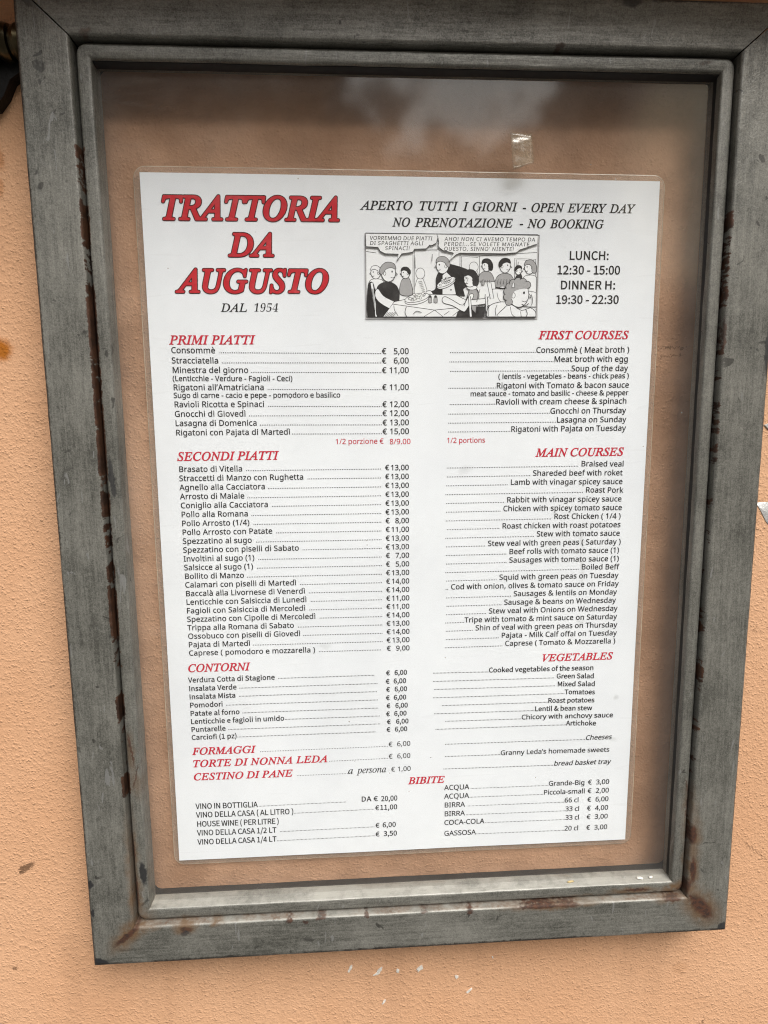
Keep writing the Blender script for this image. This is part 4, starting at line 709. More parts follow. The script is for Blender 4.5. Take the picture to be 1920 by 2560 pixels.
'Q':(556,((316,-139,267,-135,209,-121,154,-107,116,-102,100,-103,84,-107,67,-114,49,-123,30,-135,22,-123,155,-4,130,4,108,15,89,27,72,42,57,59,45,78,35,99,29,122,24,147,23,174,24,195,26,215,30,235,35,255,42,275,49,294,58,313,68,332,80,350,92,367,105,384,119,399,133,414,148,429,164,442,180,454,197,465,214,475,231,484,249,492,267,499,284,504,302,508,319,510,337,511,359,510,381,507,401,503,420,497,437,488,454,479,469,468,482,455,494,441,504,425,512,408,519,390,524,371,527,350,527,329,526,298,521,267,512,236,500,206,485,176,467,147,446,119,423,93,397,69,368,46,337,26,306,11,273,0,239,-6,204,-9,176,-15,136,-50,154,-48,173,-48,220,-54,280,-69,371,-89,392,-86,414,-79,437,-67,459,-50,483,-27,494,-38,477,-58,459,-76,442,-92,426,-105,409,-116,393,-124,375,-131,356,-136,337,-138),(215,12,237,13,260,19,281,28,303,41,323,58,343,78,362,101,379,127,395,156,410,188,423,222,434,255,441,288,445,321,447,353,445,378,442,401,436,421,428,438,418,453,406,466,392,475,376,482,358,486,338,488,322,487,306,484,291,480,275,473,260,465,246,455,232,444,218,431,205,417,192,402,180,385,168,367,157,349,147,329,138,308,126,275,116,242,109,210,105,177,104,145,105,121,109,99,115,79,123,61,133,46,146,34,160,24,177,17,195,13),)),
'R':(485,((-36,0,-33,14,-29,14,-16,15,-5,17,5,20,14,23,21,29,27,35,32,43,37,53,42,65,46,78,135,414,142,452,141,458,140,464,137,469,134,474,129,477,87,486,91,500,303,500,332,499,357,495,380,490,400,482,417,471,431,459,441,445,449,429,454,411,455,392,449,353,432,320,403,292,363,270,311,253,378,92,410,33,417,26,424,21,432,17,441,15,451,14,454,14,449,0,337,0,238,246,222,246,189,246,164,249,123,95,114,49,115,42,116,35,119,29,122,25,127,21,166,14,174,14,170,0),(217,269,246,270,272,274,295,281,315,290,333,302,347,316,358,332,366,350,371,369,373,391,369,422,356,445,336,463,307,473,270,476,241,473,224,460,212,428,170,272,193,270),)),
'S':(397,((165,-10,146,-9,126,-7,106,-3,85,3,62,11,53,14,45,14,37,14,30,11,24,6,20,0,16,-9,3,-9,27,157,41,158,43,131,47,106,54,85,62,65,74,49,87,36,102,25,119,18,137,13,157,12,168,12,178,14,188,16,197,20,206,25,215,31,222,37,229,44,236,52,241,61,246,70,249,80,252,91,253,101,254,113,245,150,223,187,197,217,165,249,110,319,105,331,100,343,97,355,95,368,95,380,95,395,98,409,101,422,106,435,113,447,121,459,129,469,140,478,151,487,163,494,177,500,191,505,206,508,222,510,238,511,272,509,302,501,326,494,337,491,344,492,350,494,356,498,360,502,364,509,378,509,355,362,343,362,342,386,339,407,334,426,327,442,318,456,307,467,295,476,281,483,266,486,249,488,235,487,221,484,209,480,198,473,189,465,181,456,174,445,170,433,167,419,166,405,167,396,168,387,171,378,175,369,180,360,216,313,249,278,283,241,298,223,309,203,317,182,322,159,324,136,323,119,320,104,316,89,311,75,303,61,294,48,284,37,273,27,260,17,247,9,232,2,216,-3,200,-7,183,-9),)),
'T':(452,((53,0,56,14,62,14,104,21,130,44,150,96,246,449,248,462,247,466,245,470,241,472,235,473,228,474,209,474,135,465,124,460,114,455,106,449,98,442,91,434,64,379,48,380,79,500,496,500,473,376,459,376,460,388,460,400,459,415,457,428,453,440,448,449,441,457,433,463,422,468,408,471,391,473,372,474,342,474,328,470,321,455,223,100,213,46,214,39,216,33,218,28,223,24,228,21,277,14,285,14,280,0),)),
'U':(528,((215,-11,187,-9,161,-5,138,2,117,12,99,25,83,41,71,58,63,77,57,98,56,121,69,195,128,417,134,452,134,459,132,465,129,470,126,475,121,478,73,486,77,500,288,500,285,486,277,486,264,486,253,483,242,480,234,475,226,469,220,461,214,451,208,440,203,426,199,410,145,207,128,118,129,101,132,86,138,72,145,60,155,49,167,40,181,33,196,28,213,26,232,25,248,25,264,27,279,30,293,35,306,40,318,47,329,55,339,64,349,74,357,85,365,99,373,117,381,139,390,165,398,195,448,382,459,443,458,452,457,460,454,467,451,473,447,477,401,486,404,500,572,500,570,486,560,486,545,485,531,481,520,474,511,465,503,452,493,426,480,384,426,176,418,149,410,126,401,104,391,84,380,66,369,51,357,37,343,25,329,15,313,7,296,1,278,-4,259,-8,238,-10),)),
'V':(470,((86,-11,103,425,103,438,102,449,100,458,97,466,92,472,86,477,79,481,70,483,60,485,48,486,40,486,43,500,243,500,240,487,234,487,221,486,210,485,201,482,193,478,187,473,183,466,180,457,177,445,175,432,174,416,160,103,413,403,426,420,436,434,444,446,448,455,449,462,449,468,447,472,445,476,442,479,437,481,399,486,402,500,556,500,551,486,549,486,541,485,533,483,525,479,517,474,509,467,459,413,102,-11),)),
'W':(637,((89,-11,106,424,106,437,105,449,102,458,99,466,94,473,87,478,79,481,69,484,57,486,43,487,46,500,246,500,243,487,237,487,224,486,213,485,204,482,196,478,190,473,186,466,183,457,180,445,178,432,177,416,165,124,345,382,348,426,348,438,346,449,344,458,341,466,336,472,330,477,323,481,314,484,304,486,293,486,288,486,290,500,482,500,478,486,441,480,423,458,417,407,405,129,586,400,596,416,604,431,609,443,612,454,613,464,611,471,605,477,595,482,580,485,561,486,566,500,717,500,715,486,712,486,704,486,696,483,688,479,680,474,672,467,626,410,343,-11,329,-11,344,334,103,-11),)),
'X':(493,((-67,0,-63,12,-44,16,-25,23,-5,34,15,50,36,69,215,247,165,399,142,453,116,478,70,486,65,486,69,500,290,500,286,486,274,486,257,484,245,481,236,475,230,468,228,457,237,417,277,300,392,411,406,425,416,437,423,448,428,457,429,465,427,473,422,479,414,483,401,485,386,486,377,486,382,500,555,500,550,486,548,486,539,486,530,484,521,480,511,475,502,469,447,421,287,270,342,97,364,43,389,21,433,14,439,14,435,0,210,0,212,14,225,14,263,20,268,22,272,26,275,31,276,36,277,43,275,61,270,81,225,215,106,97,93,83,83,70,75,58,71,47,69,38,72,29,79,22,90,17,107,13,128,12,124,0),)),
'Y':(443,((51,0,56,13,102,20,126,37,140,71,179,216,113,394,87,450,57,478,14,486,18,500,235,500,230,486,185,478,181,476,177,472,174,467,172,462,172,455,174,440,179,423,241,253,358,385,394,430,406,460,406,465,404,469,401,473,397,476,392,479,373,483,347,486,350,500,522,500,518,484,510,483,502,481,494,478,485,473,476,466,422,412,253,220,212,71,209,57,207,43,208,36,210,30,213,25,218,22,223,19,277,13,273,0),)),
'Z':(493,((-12,0,-12,11,380,473,245,473,171,464,159,459,148,454,138,449,129,442,121,434,87,379,73,379,111,500,488,500,488,492,94,29,221,29,300,32,349,44,384,69,393,79,402,91,411,105,420,120,428,137,442,137,398,0),)),
'a':(368,((53,-9,43,-8,33,-5,24,-2,16,4,9,11,3,20,-1,30,-5,42,-7,55,-7,69,-6,93,-3,117,3,140,10,164,20,189,32,212,45,235,61,256,78,276,97,295,117,311,136,324,157,333,177,338,197,340,214,339,228,334,238,326,246,315,250,301,259,332,314,332,249,97,238,48,239,44,240,41,243,39,246,38,251,38,258,40,266,45,277,55,289,69,303,86,314,77,290,46,269,22,248,5,228,-5,210,-9,200,-7,191,-3,185,3,182,13,181,25,205,126,189,101,173,78,158,57,143,40,128,25,114,13,99,3,84,-3,69,-7),(88,35,95,36,102,38,109,41,117,46,124,51,163,94,199,152,226,216,236,277,234,293,230,305,222,314,212,320,199,322,185,320,172,316,159,309,146,299,133,286,121,270,109,253,99,234,89,212,79,189,63,131,57,79,58,63,62,51,68,42,77,37),)),
'p':(366,((-103,-160,-100,-147,-87,-146,-76,-145,-66,-142,-59,-139,-52,-135,-47,-130,-43,-123,-38,-115,-34,-105,-31,-93,59,253,62,268,64,282,64,288,63,293,61,297,59,300,56,302,17,307,21,320,67,326,100,332,133,340,140,334,138,322,121,269,144,295,168,315,193,329,218,337,243,340,259,339,273,336,286,331,297,324,307,314,316,303,322,290,327,276,330,260,331,243,330,225,328,208,324,190,319,173,312,155,304,138,295,121,285,105,274,89,262,74,249,60,235,47,221,35,206,24,191,14,175,6,158,0,142,-4,125,-7,108,-8,95,-7,83,-6,72,-3,62,1,53,6,32,-87,25,-122,25,-127,27,-132,29,-136,33,-139,38,-142,82,-148,79,-160),(108,10,120,11,132,14,144,18,156,24,167,32,178,41,189,51,199,63,208,75,217,89,253,165,267,245,266,257,264,267,262,276,258,284,253,292,247,297,240,302,233,305,224,307,215,308,200,306,186,302,172,295,159,285,146,272,134,256,123,239,114,219,105,198,98,174,72,69,69,55,67,43,69,31,74,22,82,15,94,11),)),
'e':(309,((95,-7,78,-6,62,-2,47,3,34,12,22,22,13,35,5,50,0,67,-3,86,-4,106,-4,120,-2,134,1,149,5,163,10,178,49,248,108,305,129,318,149,328,169,335,190,339,210,340,223,340,234,338,244,335,253,331,260,326,266,320,271,313,275,305,277,296,277,286,275,268,269,251,258,235,243,219,224,204,201,190,173,178,141,168,106,160,66,153,62,127,61,105,63,77,71,56,85,40,104,31,128,27,149,30,170,37,192,49,215,66,238,87,249,77,235,60,220,46,206,33,192,22,177,13,162,6,146,0,130,-4,113,-6),(69,170,96,175,122,182,144,191,164,201,181,214,195,228,206,243,213,258,218,275,220,292,219,302,215,310,210,316,203,320,194,321,185,320,175,318,166,314,157,308,147,301,102,247),)),
'r':(241,((-14,0,49,225,60,279,60,285,58,290,56,294,54,298,50,300,14,306,16,319,64,327,97,334,127,340,130,340,133,339,134,337,134,334,134,331,96,193,128,246,157,287,182,317,205,334,223,340,246,331,255,304,255,297,253,290,251,283,248,277,243,272,239,267,233,263,228,261,222,259,215,259,194,267,183,288,148,247,117,197,89,139,65,74,44,0),)),
's':(267,((84,-9,35,-1,7,7,1,6,-3,5,-6,3,-8,0,-9,-4,-24,-4,-8,114,4,113,6,94,9,77,13,62,19,49,26,37,34,28,43,20,53,15,64,12,77,11,86,12,95,14,104,17,112,22,118,28,124,36,129,44,132,53,134,63,135,74,134,84,131,95,127,106,120,117,112,129,90,158,68,188,49,222,43,256,44,270,47,283,52,295,59,306,68,316,79,325,90,332,103,337,117,339,132,340,178,333,208,325,214,326,218,327,222,330,224,333,225,338,237,338,223,230,210,230,204,263,195,289,181,307,162,318,140,322,133,321,127,320,121,317,115,314,110,309,105,304,102,299,100,293,98,287,98,280,99,271,102,260,107,249,115,237,124,224,147,195,167,166,186,131,193,95,192,84,191,73,188,63,184,53,179,43,173,34,166,26,158,18,150,11,140,5,130,0,119,-4,108,-6,96,-8),)),
'o':(377,((113,-9,93,-7,74,-4,57,3,42,12,28,23,16,37,7,53,1,70,-3,89,-4,110,-4,126,-1,143,3,159,8,175,15,192,23,208,32,223,42,238,54,253,66,266,79,279,93,291,107,302,122,311,138,320,153,327,169,333,185,337,201,340,217,340,238,339,258,335,275,329,291,320,305,308,317,294,326,279,332,262,336,243,337,222,337,207,335,193,332,178,327,163,322,148,280,79,219,25,198,13,177,3,156,-3,135,-7),(121,12,133,13,145,16,156,20,167,26,178,34,189,44,199,54,209,66,218,78,227,92,261,167,274,243,271,272,264,293,252,309,235,318,212,322,198,320,184,316,170,309,156,300,142,288,129,274,116,257,105,239,94,219,84,197,75,175,69,153,64,131,61,110,60,90,61,75,63,62,66,51,70,41,76,32,83,25,91,19,100,15,110,13),)),
'n':(392,((239,-9,213,1,203,30,232,151,261,273,260,281,258,287,254,292,249,295,242,296,210,283,171,250,132,204,100,152,89,130,78,103,67,73,56,38,46,0,-13,0,57,238,66,283,57,301,25,306,19,306,21,319,72,326,108,333,140,340,143,338,143,331,100,191,121,219,142,245,163,267,183,286,202,302,221,316,238,326,254,333,269,337,283,339,298,337,310,333,318,325,323,313,325,299,323,271,315,239,273,95,266,69,264,53,264,47,266,42,269,39,273,37,279,36,288,39,298,46,309,58,322,75,335,98,347,89,326,53,305,26,283,6,261,-5),)),
't':(201,((35,-9,23,-7,13,-3,6,5,2,15,1,28,3,47,7,66,71,304,21,304,24,319,50,327,76,342,100,362,123,389,146,422,163,422,135,327,197,327,191,304,129,304,71,84,64,48,65,43,66,39,69,36,73,34,77,33,85,35,95,42,106,52,119,67,134,85,145,73,122,44,100,21,78,4,56,-5),)),
'd':(382,((66,-9,52,-8,40,-5,29,0,19,6,10,14,3,24,-2,36,-6,49,-9,63,-9,79,-9,93,-7,107,-4,123,0,138,6,154,47,234,107,300,157,331,207,340,223,339,236,336,247,331,255,325,261,316,293,447,296,458,296,469,288,485,262,489,251,489,254,503,329,515,364,524,371,517,370,509,368,504,259,87,254,65,251,48,252,42,254,38,258,35,263,33,269,33,277,35,288,41,300,52,314,67,329,87,341,77,283,12,273,5,263,-1,253,-5,243,-8,233,-9,220,-7,210,-3,202,5,198,15,197,29,217,121,202,96,187,73,172,54,157,37,143,23,129,12,114,3,98,-4,82,-7),(98,30,105,30,113,32,121,36,129,40,137,47,178,92,214,153,240,219,249,279,240,311,235,316,231,319,225,321,220,323,213,323,199,322,185,317,171,310,156,301,142,288,128,273,115,256,103,237,92,215,81,191,72,167,64,144,59,123,56,102,55,84,55,74,57,65,59,57,62,50,66,44,71,39,77,35,83,32,90,30),)),
'i':(191,((132,423,106,434,95,460,106,486,132,498,158,487,169,460,158,434),(35,-9,23,-7,13,-2,6,6,1,17,0,31,4,57,12,92,59,259,62,273,64,284,64,289,63,294,60,298,57,301,53,304,19,309,22,322,70,328,103,334,133,340,141,332,140,326,138,319,68,85,62,56,63,48,65,42,68,38,72,36,77,35,87,37,98,44,110,55,124,70,139,90,150,79,126,48,102,23,79,5,57,-5),)),
'0':(404,((202,-7,177,-6,154,-2,133,5,114,14,98,26,83,40,70,57,59,76,49,96,42,119,35,144,31,170,27,198,25,228,25,259,25,291,27,320,31,348,35,374,42,399,49,421,59,442,70,460,83,477,98,491,114,502,133,511,154,518,178,522,203,523,227,522,249,518,270,511,288,502,305,491,319,477,332,460,344,442,353,421,361,398,368,374,373,348,376,320,379,290,379,259,379,227,376,198,373,170,368,144,361,119,353,96,343,75,332,57,319,40,304,26,288,14,269,5,249,-2,227,-6),(202,40,217,42,230,49,241,61,249,77,255,98,259,122,263,151,265,183,267,219,267,259,267,298,265,334,263,366,259,394,255,419,249,440,241,456,230,467,218,474,203,476,188,474,175,467,164,456,156,440,150,419,145,394,141,366,139,334,137,298,137,259,137,219,139,183,141,151,145,122,150,98,156,77,164,61,175,49,187,42),)),
'1':(404,((70,0,70,38,129,38,136,39,143,40,148,42,153,45,157,48,165,85,165,447,116,393,107,386,98,380,90,375,81,373,72,372,66,373,59,374,53,377,48,381,43,387,38,393,35,400,32,408,31,416,30,426,79,443,142,481,192,519,273,519,273,85,280,51,284,46,289,43,294,40,302,39,310,38,368,38,368,0),)),
'2':(404,((25,0,25,74,132,184,201,264,234,330,243,400,243,415,241,429,238,441,234,451,228,460,222,467,214,472,206,476,197,478,187,479,173,478,161,474,151,468,142,459,135,448,130,434,126,418,123,399,121,378,121,354,105,355,90,357,77,360,65,364,54,370,45,378,37,387,32,398,29,411,28,426,29,436,31,446,35,455,40,465,46,474,54,483,63,490,73,498,86,504,99,510,114,515,130,518,148,521,167,523,187,523,218,522,246,518,270,512,292,503,310,491,326,477,337,461,346,444,351,424,353,403,344,354,314,302,257,237,166,148,94,79,262,79,271,80,279,82,287,84,294,88,301,92,307,98,312,105,316,112,320,120,322,129,328,152,371,152,367,0),)),
'3':(404,((176,-7,155,-7,135,-5,118,-3,102,1,87,5,74,10,62,16,52,23,44,30,36,37,31,45,26,54,23,62,21,71,20,79,21,90,23,99,27,108,32,115,39,121,46,127,54,131,63,134,72,135,82,136,83,118,86,103,90,89,97,77,106,66,117,58,128,52,141,47,155,44,171,43,215,53,222,57,230,62,236,69,242,77,247,85,252,95,255,107,257,120,259,134,259,150,258,165,255,180,249,194,241,206,230,217,218,227,203,235,187,240,168,243,147,244,103,244,103,289,150,289,168,290,184,294,198,300,210,308,220,318,228,331,234,345,238,360,241,377,242,395,241,410,240,424,237,436,232,447,227,457,220,465,212,471,203,475,193,478,182,479,172,478,163,476,155,473,149,469,143,463,125,421,120,367,103,368,87,370,73,373,61,377,51,383,42,390,35,398,30,408,27,419,26,431,28,446,32,460,41,473,52,485,66,496,84,506,105,513,129,519,156,522,186,523,215,522,242,518,267,512,289,503,308,492,324,479,336,464,345,446,351,427,353,405,351,387,348,369,341,353,332,338,321,324,307,312,293,300,277,291,260,282,242,275,301,256,312,250,323,243,333,235,342,226,350,216,358,205,363,193,367,180,370,165,371,149,370,132,368,116,365,101,360,87,354,75,347,63,340,53,331,43,321,34,310,27,248,1),)),
'4':(404,((130,0,130,38,150,38,192,47,198,52,203,59,207,67,209,78,210,90,210,134,9,134,9,178,215,516,315,516,315,182,390,182,390,134,315,134,315,90,316,78,318,67,321,59,326,52,332,47,374,38,384,38,384,0),(60,182,210,182,210,309,211,377,215,447,203,424,187,393,170,363,158,343),)),
'5':(404,((177,-7,156,-7,137,-5,120,-3,104,1,90,5,78,11,67,17,58,23,50,30,43,38,38,46,34,54,31,63,29,71,29,80,30,90,31,98,35,106,39,112,45,118,52,122,59,126,68,128,77,130,87,130,94,90,119,56,127,52,135,48,144,45,155,44,166,43,210,54,218,59,225,65,232,72,238,80,243,90,247,100,251,113,253,127,255,142,255,159,254,180,251,198,246,214,239,228,229,240,218,249,205,256,191,262,175,265,157,266,111,262,77,253,43,266,66,516,340,516,343,384,302,384,296,409,287,429,263,436,113,436,101,303,135,310,181,314,213,312,242,307,269,300,293,289,315,275,333,258,347,238,358,215,364,188,366,159,365,141,363,124,359,108,355,94,349,80,341,68,333,57,324,47,315,37,304,29,243,1),)),
'6':(404,((212,-7,191,-6,171,-3,152,2,134,10,118,19,102,31,88,45,76,61,65,79,55,100,47,123,41,148,36,176,33,206,33,238,33,262,35,285,37,307,41,329,45,350,51,370,57,389,65,407,73,424,83,440,94,455,106,469,118,481,132,492,147,501,164,509,181,515,199,520,218,522,238,523,256,523,273,521,288,519,301,516,313,512,324,507,333,502,341,496,348,490,354,483,358,475,362,468,364,460,366,452,366,444,366,435,363,427,359,419,354,411,347,404,338,398,327,393,313,390,298,388,280,387,276,431,262,466,257,471,252,475,246,478,239,480,232,480,216,479,201,473,187,463,175,449,164,431,155,410,147,385,141,356,137,325,134,290,173,308,234,316,259,315,282,310,304,302,322,291,339,277,353,260,364,241,372,219,377,194,379,167,377,137,372,110,363,85,352,62,336,41,318,24,296,10,271,1,243,-5),(214,40,224,42,234,45,243,51,251,59,258,69,263,82,268,97,271,115,273,136,274,160,273,182,271,201,267,219,263,233,256,245,249,255,240,263,230,268,219,271,207,272,166,261,134,238,136,198,138,164,143,134,150,108,158,87,167,70,178,57,189,48,201,42),)),
'7':(404,((119,0,311,437,121,437,108,436,97,431,88,424,83,414,79,400,75,364,32,364,35,516,380,516,380,480,181,0),)),
'8':(404,((197,-7,174,-6,153,-4,133,0,115,5,98,12,83,20,70,29,59,39,49,50,40,62,34,75,28,88,25,102,22,116,22,132,23,150,26,166,32,181,40,195,51,208,63,219,77,230,93,241,110,251,128,261,111,271,96,282,83,294,71,305,61,318,53,331,47,345,42,360,39,375,38,392,39,405,41,418,44,431,48,443,54,456,61,467,70,478,81,488,93,496,107,504,123,511,140,516,160,520,182,522,206,523,235,522,261,517,284,510,304,500,321,487,335,472,346,456,354,438,358,418,360,397,359,380,356,365,350,351,343,339,333,328,262,280,287,267,308,254,327,241,342,228,355,215,365,201,372,186,378,170,381,154,382,137,380,111,374,87,365,66,351,47,333,31,312,17,288,6,261,-1,231,-6),(218,304,228,311,237,317,245,325,252,333,257,341,261,350,264,361,267,372,268,385,269,398,261,438,239,469,233,473,226,477,218,479,210,481,202,481,190,480,180,478,171,473,163,466,156,458,150,448,146,438,143,426,141,414,140,400,141,386,143,373,147,361,153,351,160,342),(201,34,215,35,228,38,240,43,250,50,260,59,268,70,274,82,278,95,281,109,282,124,281,138,278,151,273,162,266,173,257,183,246,193,232,202,216,212,197,222,176,232,135,191,130,181,125,170,122,157,120,143,119,129,120,112,123,98,127,84,134,72,142,60,151,51,162,43,174,38,187,35),)),
'9':(404,((164,-7,147,-7,132,-5,118,-3,106,0,95,5,85,10,76,15,69,21,62,28,57,35,46,74,54,101,81,116,85,103,91,91,97,80,104,70,111,61,120,53,130,46,141,42,154,39,168,38,202,47,229,72,249,114,263,172,270,248,228,213,218,208,206,204,194,201,181,199,167,199,143,200,121,205,100,212,82,223,65,237,51,254,40,273,32,295,27,320,25,348,26,369,28,388,32,406,38,423,45,440,54,455,64,468,75,481,88,492,102,501,118,509,134,515,152,520,171,522,191,523,211,522,231,519,250,514,267,507,284,498,299,487,314,473,326,457,338,439,348,419,356,396,363,371,368,343,370,313,371,280,360,169,355,148,348,129,341,111,333,93,323,77,313,62,301,48,288,36,274,25,259,15,243,7,225,1,206,-4,186,-6),(198,251,208,251,217,253,226,256,234,259,241,264,270,299,268,334,266,365,262,392,256,415,249,433,240,448,230,460,220,468,208,473,195,475,183,473,172,470,163,464,154,455,147,444,141,431,136,415,133,396,131,376,130,353,133,316,141,287,155,267,174,255),)),
' ':(188,()),
},
}
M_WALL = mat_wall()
M_V, M_HZ = mat_metal('v'), mat_metal('h')
M_DARK = mat_simple('dark_gap', (0.02, 0.017, 0.014), 0.8, var=0.4)
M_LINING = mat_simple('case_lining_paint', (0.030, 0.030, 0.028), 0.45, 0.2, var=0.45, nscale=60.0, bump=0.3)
M_GLASS_BACK = mat_glass_back()
M_GLASS, M_FILM, M_TAPE = mat_glass(), mat_film(), mat_tape()
M_PAPER = mat_paper()
M_BLACK = mat_ink('black_print', (0.016, 0.016, 0.018))
M_GREYINK = mat_ink('grey_print', (0.42, 0.42, 0.43))
M_SHADE = mat_ink('pale_grey_print', (0.60, 0.60, 0.62))
M_RED = mat_ink('red_print', (0.60, 0.016, 0.045))
M_TITLE = mat_ink('title_red_print', (0.58, 0.018, 0.030))
M_TITLE_EDGE = mat_ink('title_outline_print', (0.045, 0.010, 0.010))
M_WHITE = mat_ink('white_print', (0.93, 0.95, 0.98))
M_SILVER = mat_simple('silver_paint', (0.52, 0.52, 0.50), 0.45, 0.25, var=0.3, bump=0.8)
M_CHIP = mat_simple('pale_plaster', (0.74, 0.70, 0.62), 0.9, var=0.25, nscale=500.0, bump=0.6)
M_BRASS = mat_simple('tarnished_brass', (0.11, 0.09, 0.05), 0.32, 0.9, var=0.6, nscale=160.0)

# ------------------------------------------------------------------ wall
def grid_wall():
    vs, fs = [], []
    xs = [-1500, -700, -420, -300] + list(range(-290, 291, 10)) + [300, 420, 700, 1500]
    ys = [-1200, -700, -480, -400] + list(range(-390, 361, 10)) + [380, 480, 700, 1200]
    for j, y in enumerate(ys):
        for i, x in enumerate(xs):
            fine = 1.0 if -300 <= x <= 300 and -400 <= y <= 370 else 0.0
            h = H_WALL + fine * (0.55 * nz(x / 60.0, y / 60.0, 3.1) + 0.25 * nz(x / 22.0, y / 22.0, 7.7)) - 0.35
            vs.append(P(x, y, h))
    nx = len(xs)
    for j in range(len(ys) - 1):
        for i in range(nx - 1):
            a = j * nx + i
            fs.append((a, a + 1, a + nx + 1, a + nx))
    return mesh('wall', vs, fs)
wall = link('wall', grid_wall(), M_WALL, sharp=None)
tag(wall, 'rough orange plastered wall behind the grey menu case', kind='structure')

def blob(name, pts, h0, h1, mt, parent):
    """small raised patch with an irregular outline"""
    n = len(pts)
    cx, cy = sum(p[0] for p in pts) / n, sum(p[1] for p in pts) / n
    vs = [P(x, y, h0) for x, y in pts] + [P(lerp(cx, x, 0.82), lerp(cy, y, 0.82), h1) for x, y in pts] + [P(cx, cy, h1 + 0.1)]
    fs = []
    for i in range(n):
        j = (i + 1) % n
        fs += [(i, j, n + j, n + i), (n + i, n + j, 2 * n)]
    return link(name, mesh(name, vs, fs), mt, parent, sharp=50)
rnd = random.Random(5)
def ragged(cx, cy, rx, ry, ang, n=12, j=0.35):
    out = []
    for i in range(n):
        a = 2 * math.pi * i / n
        k = 1 + rnd.uniform(-j, j)
        u, v = rx * k * math.cos(a), ry * k * math.sin(a)
        ca, sa = math.cos(R(ang)), math.sin(R(ang))
        out.append((cx + u * ca - v * sa, cy + u * sa + v * ca))
    return out
for (x, y, rx, ry, a) in ((-39.9, -299.5, 1.1, 3.0, -25), (-19.4, -301.6, 1.5, 3.1, -30), (-21.5, -304.5, 2.6, 0.9, 20), (-7.2, -303.6, 1.3, 1.7, 0),
                          (8.3, -302.6, 1.9, 3.0, -50), (33.7, -310.7, 1.5, 1.5, 0), (42.6, -322.4, 2.6, 0.8, 40), (-16.6, -326.8, 2.6, 0.8, 55), (59, -297, 0.5, 1.0, 20)):
    blob('plaster_chip', ragged(x, y, rx, ry, a), H_WALL - 1.2, H_WALL + 0.35, M_CHIP, wall)
blob('silver_paint_mark', [(225, 67.5), (229, 69), (233, 69.5), (236, 69), (236, 63), (232, 64), (228, 64.5)], H_WALL - 1.2, H_WALL + 0.2, M_SILVER, wall)
blob('silver_paint_mark', [(222, 19.5), (228, 19.8), (240, 19.6), (246, 6), (240, 0), (235, 1.5), (231.5, 5), (228, 11), (225, 16)], H_WALL - 1.2, H_WALL + 0.2, M_SILVER, wall)

# ------------------------------------------------------------------ the case
BASE = P(4.5, -260.7, H_WALL)
case = empty('menu_case', BASE)
tag(case, 'weathered grey metal wall case with rusty corners and glazed door', 'display case')

def rail(side):
    """one mitred bar of the outer frame, front rounded and slightly uneven"""
    xl, xr, yt, yb = INNER; XL, XR, YT, YB = OUTER
    ci = [(xl, yt), (xr, yt), (xr, yb), (xl, yb)]
    co = [(XL, YT), (XR, YT), (XR, YB), (XL, YB)]
    a, b = {'top': (0, 1), 'right': (1, 2), 'bottom': (2, 3), 'left': (3, 0)}[side]
    W = 26.0
    prof = [(0, H_WALL + 0.3), (0, 12.0)]
    prof += [(d, h) for d, h in arc(1.5, H_FRAME - 1.5, 1.5, 180, 90, 5)]
    prof += [(W * k / 8, H_FRAME) for k in range(1, 8)]
    prof += [(d, h) for d, h in arc(W - 1.7, H_FRAME - 1.7, 1.7, 90, 0, 5)]
    prof += [(W, 12.0), (W, H_WALL + 0.3)]
    N = 90
    gap_a = 0.45 if a in (0, 1) else 0.02
    gap_b = 0.45 if b in (0, 1) else 0.02
    seed = {'top': 1.0, 'right': 20.0, 'bottom': 40.0, 'left': 60.0}[side]
    vs = []
    L = math.dist(ci[a], ci[b])
    dx, dy = (ci[b][0] - ci[a][0]) / L, (ci[b][1] - ci[a][1]) / L
    for s in range(N + 1):
        for (d, h) in prof:
            t = d / W
            pa = [lerp(ci[a][k], co[a][k], t) for k in (0, 1)]
            pb = [lerp(ci[b][k], co[b][k], t) for k in (0, 1)]
            u = s / N
            x, y = lerp(pa[0] + dx * gap_a, pb[0] - dx * gap_b, u), lerp(pa[1] + dy * gap_a, pb[1] - dy * gap_b, u)
            q = u * L
            n1, n2 = nz(q / 35.0, d / 14.0, seed), nz(q / 9.0, d / 6.0, seed + 5)
            if h > 13:
                h = h + 0.16 * n1 + 0.06 * n2
            if d < 2 or d > W - 2:
                sgn = -1 if d < 2 else 1
                k = 0.16 * nz(q / 13.0, seed + 9) + 0.10 * nz(q / 4.0, seed + 3)
                x, y = x + dy * -sgn * k, y + dx * sgn * k
            vs.append(P(x, y, h))
    n = len(prof)
    fs = []
    for s in range(N):
        for i in range(n):
            j = (i + 1) % n
            fs.append((s * n + i, s * n + j, (s + 1) * n + j, (s + 1) * n + i))
    fs += [tuple(range(n)), tuple(range(N * n, N * n + n))]
    return mesh('frame_rail', vs, fs)
for s in ('left', 'right', 'top', 'bottom'):
    o = link('frame_rail', rail(s), M_V if s in ('left', 'right') else M_HZ, case, sharp=40)
    o['label'] = {'left': 'left upright rail with paint peeling along its inner seam', 'right': 'right upright rail, rust-eaten near its foot',
                  'top': 'top rail in the shade with open mitre joints', 'bottom': 'bottom rail with rusty ledge and chipped lower edge'}[s]

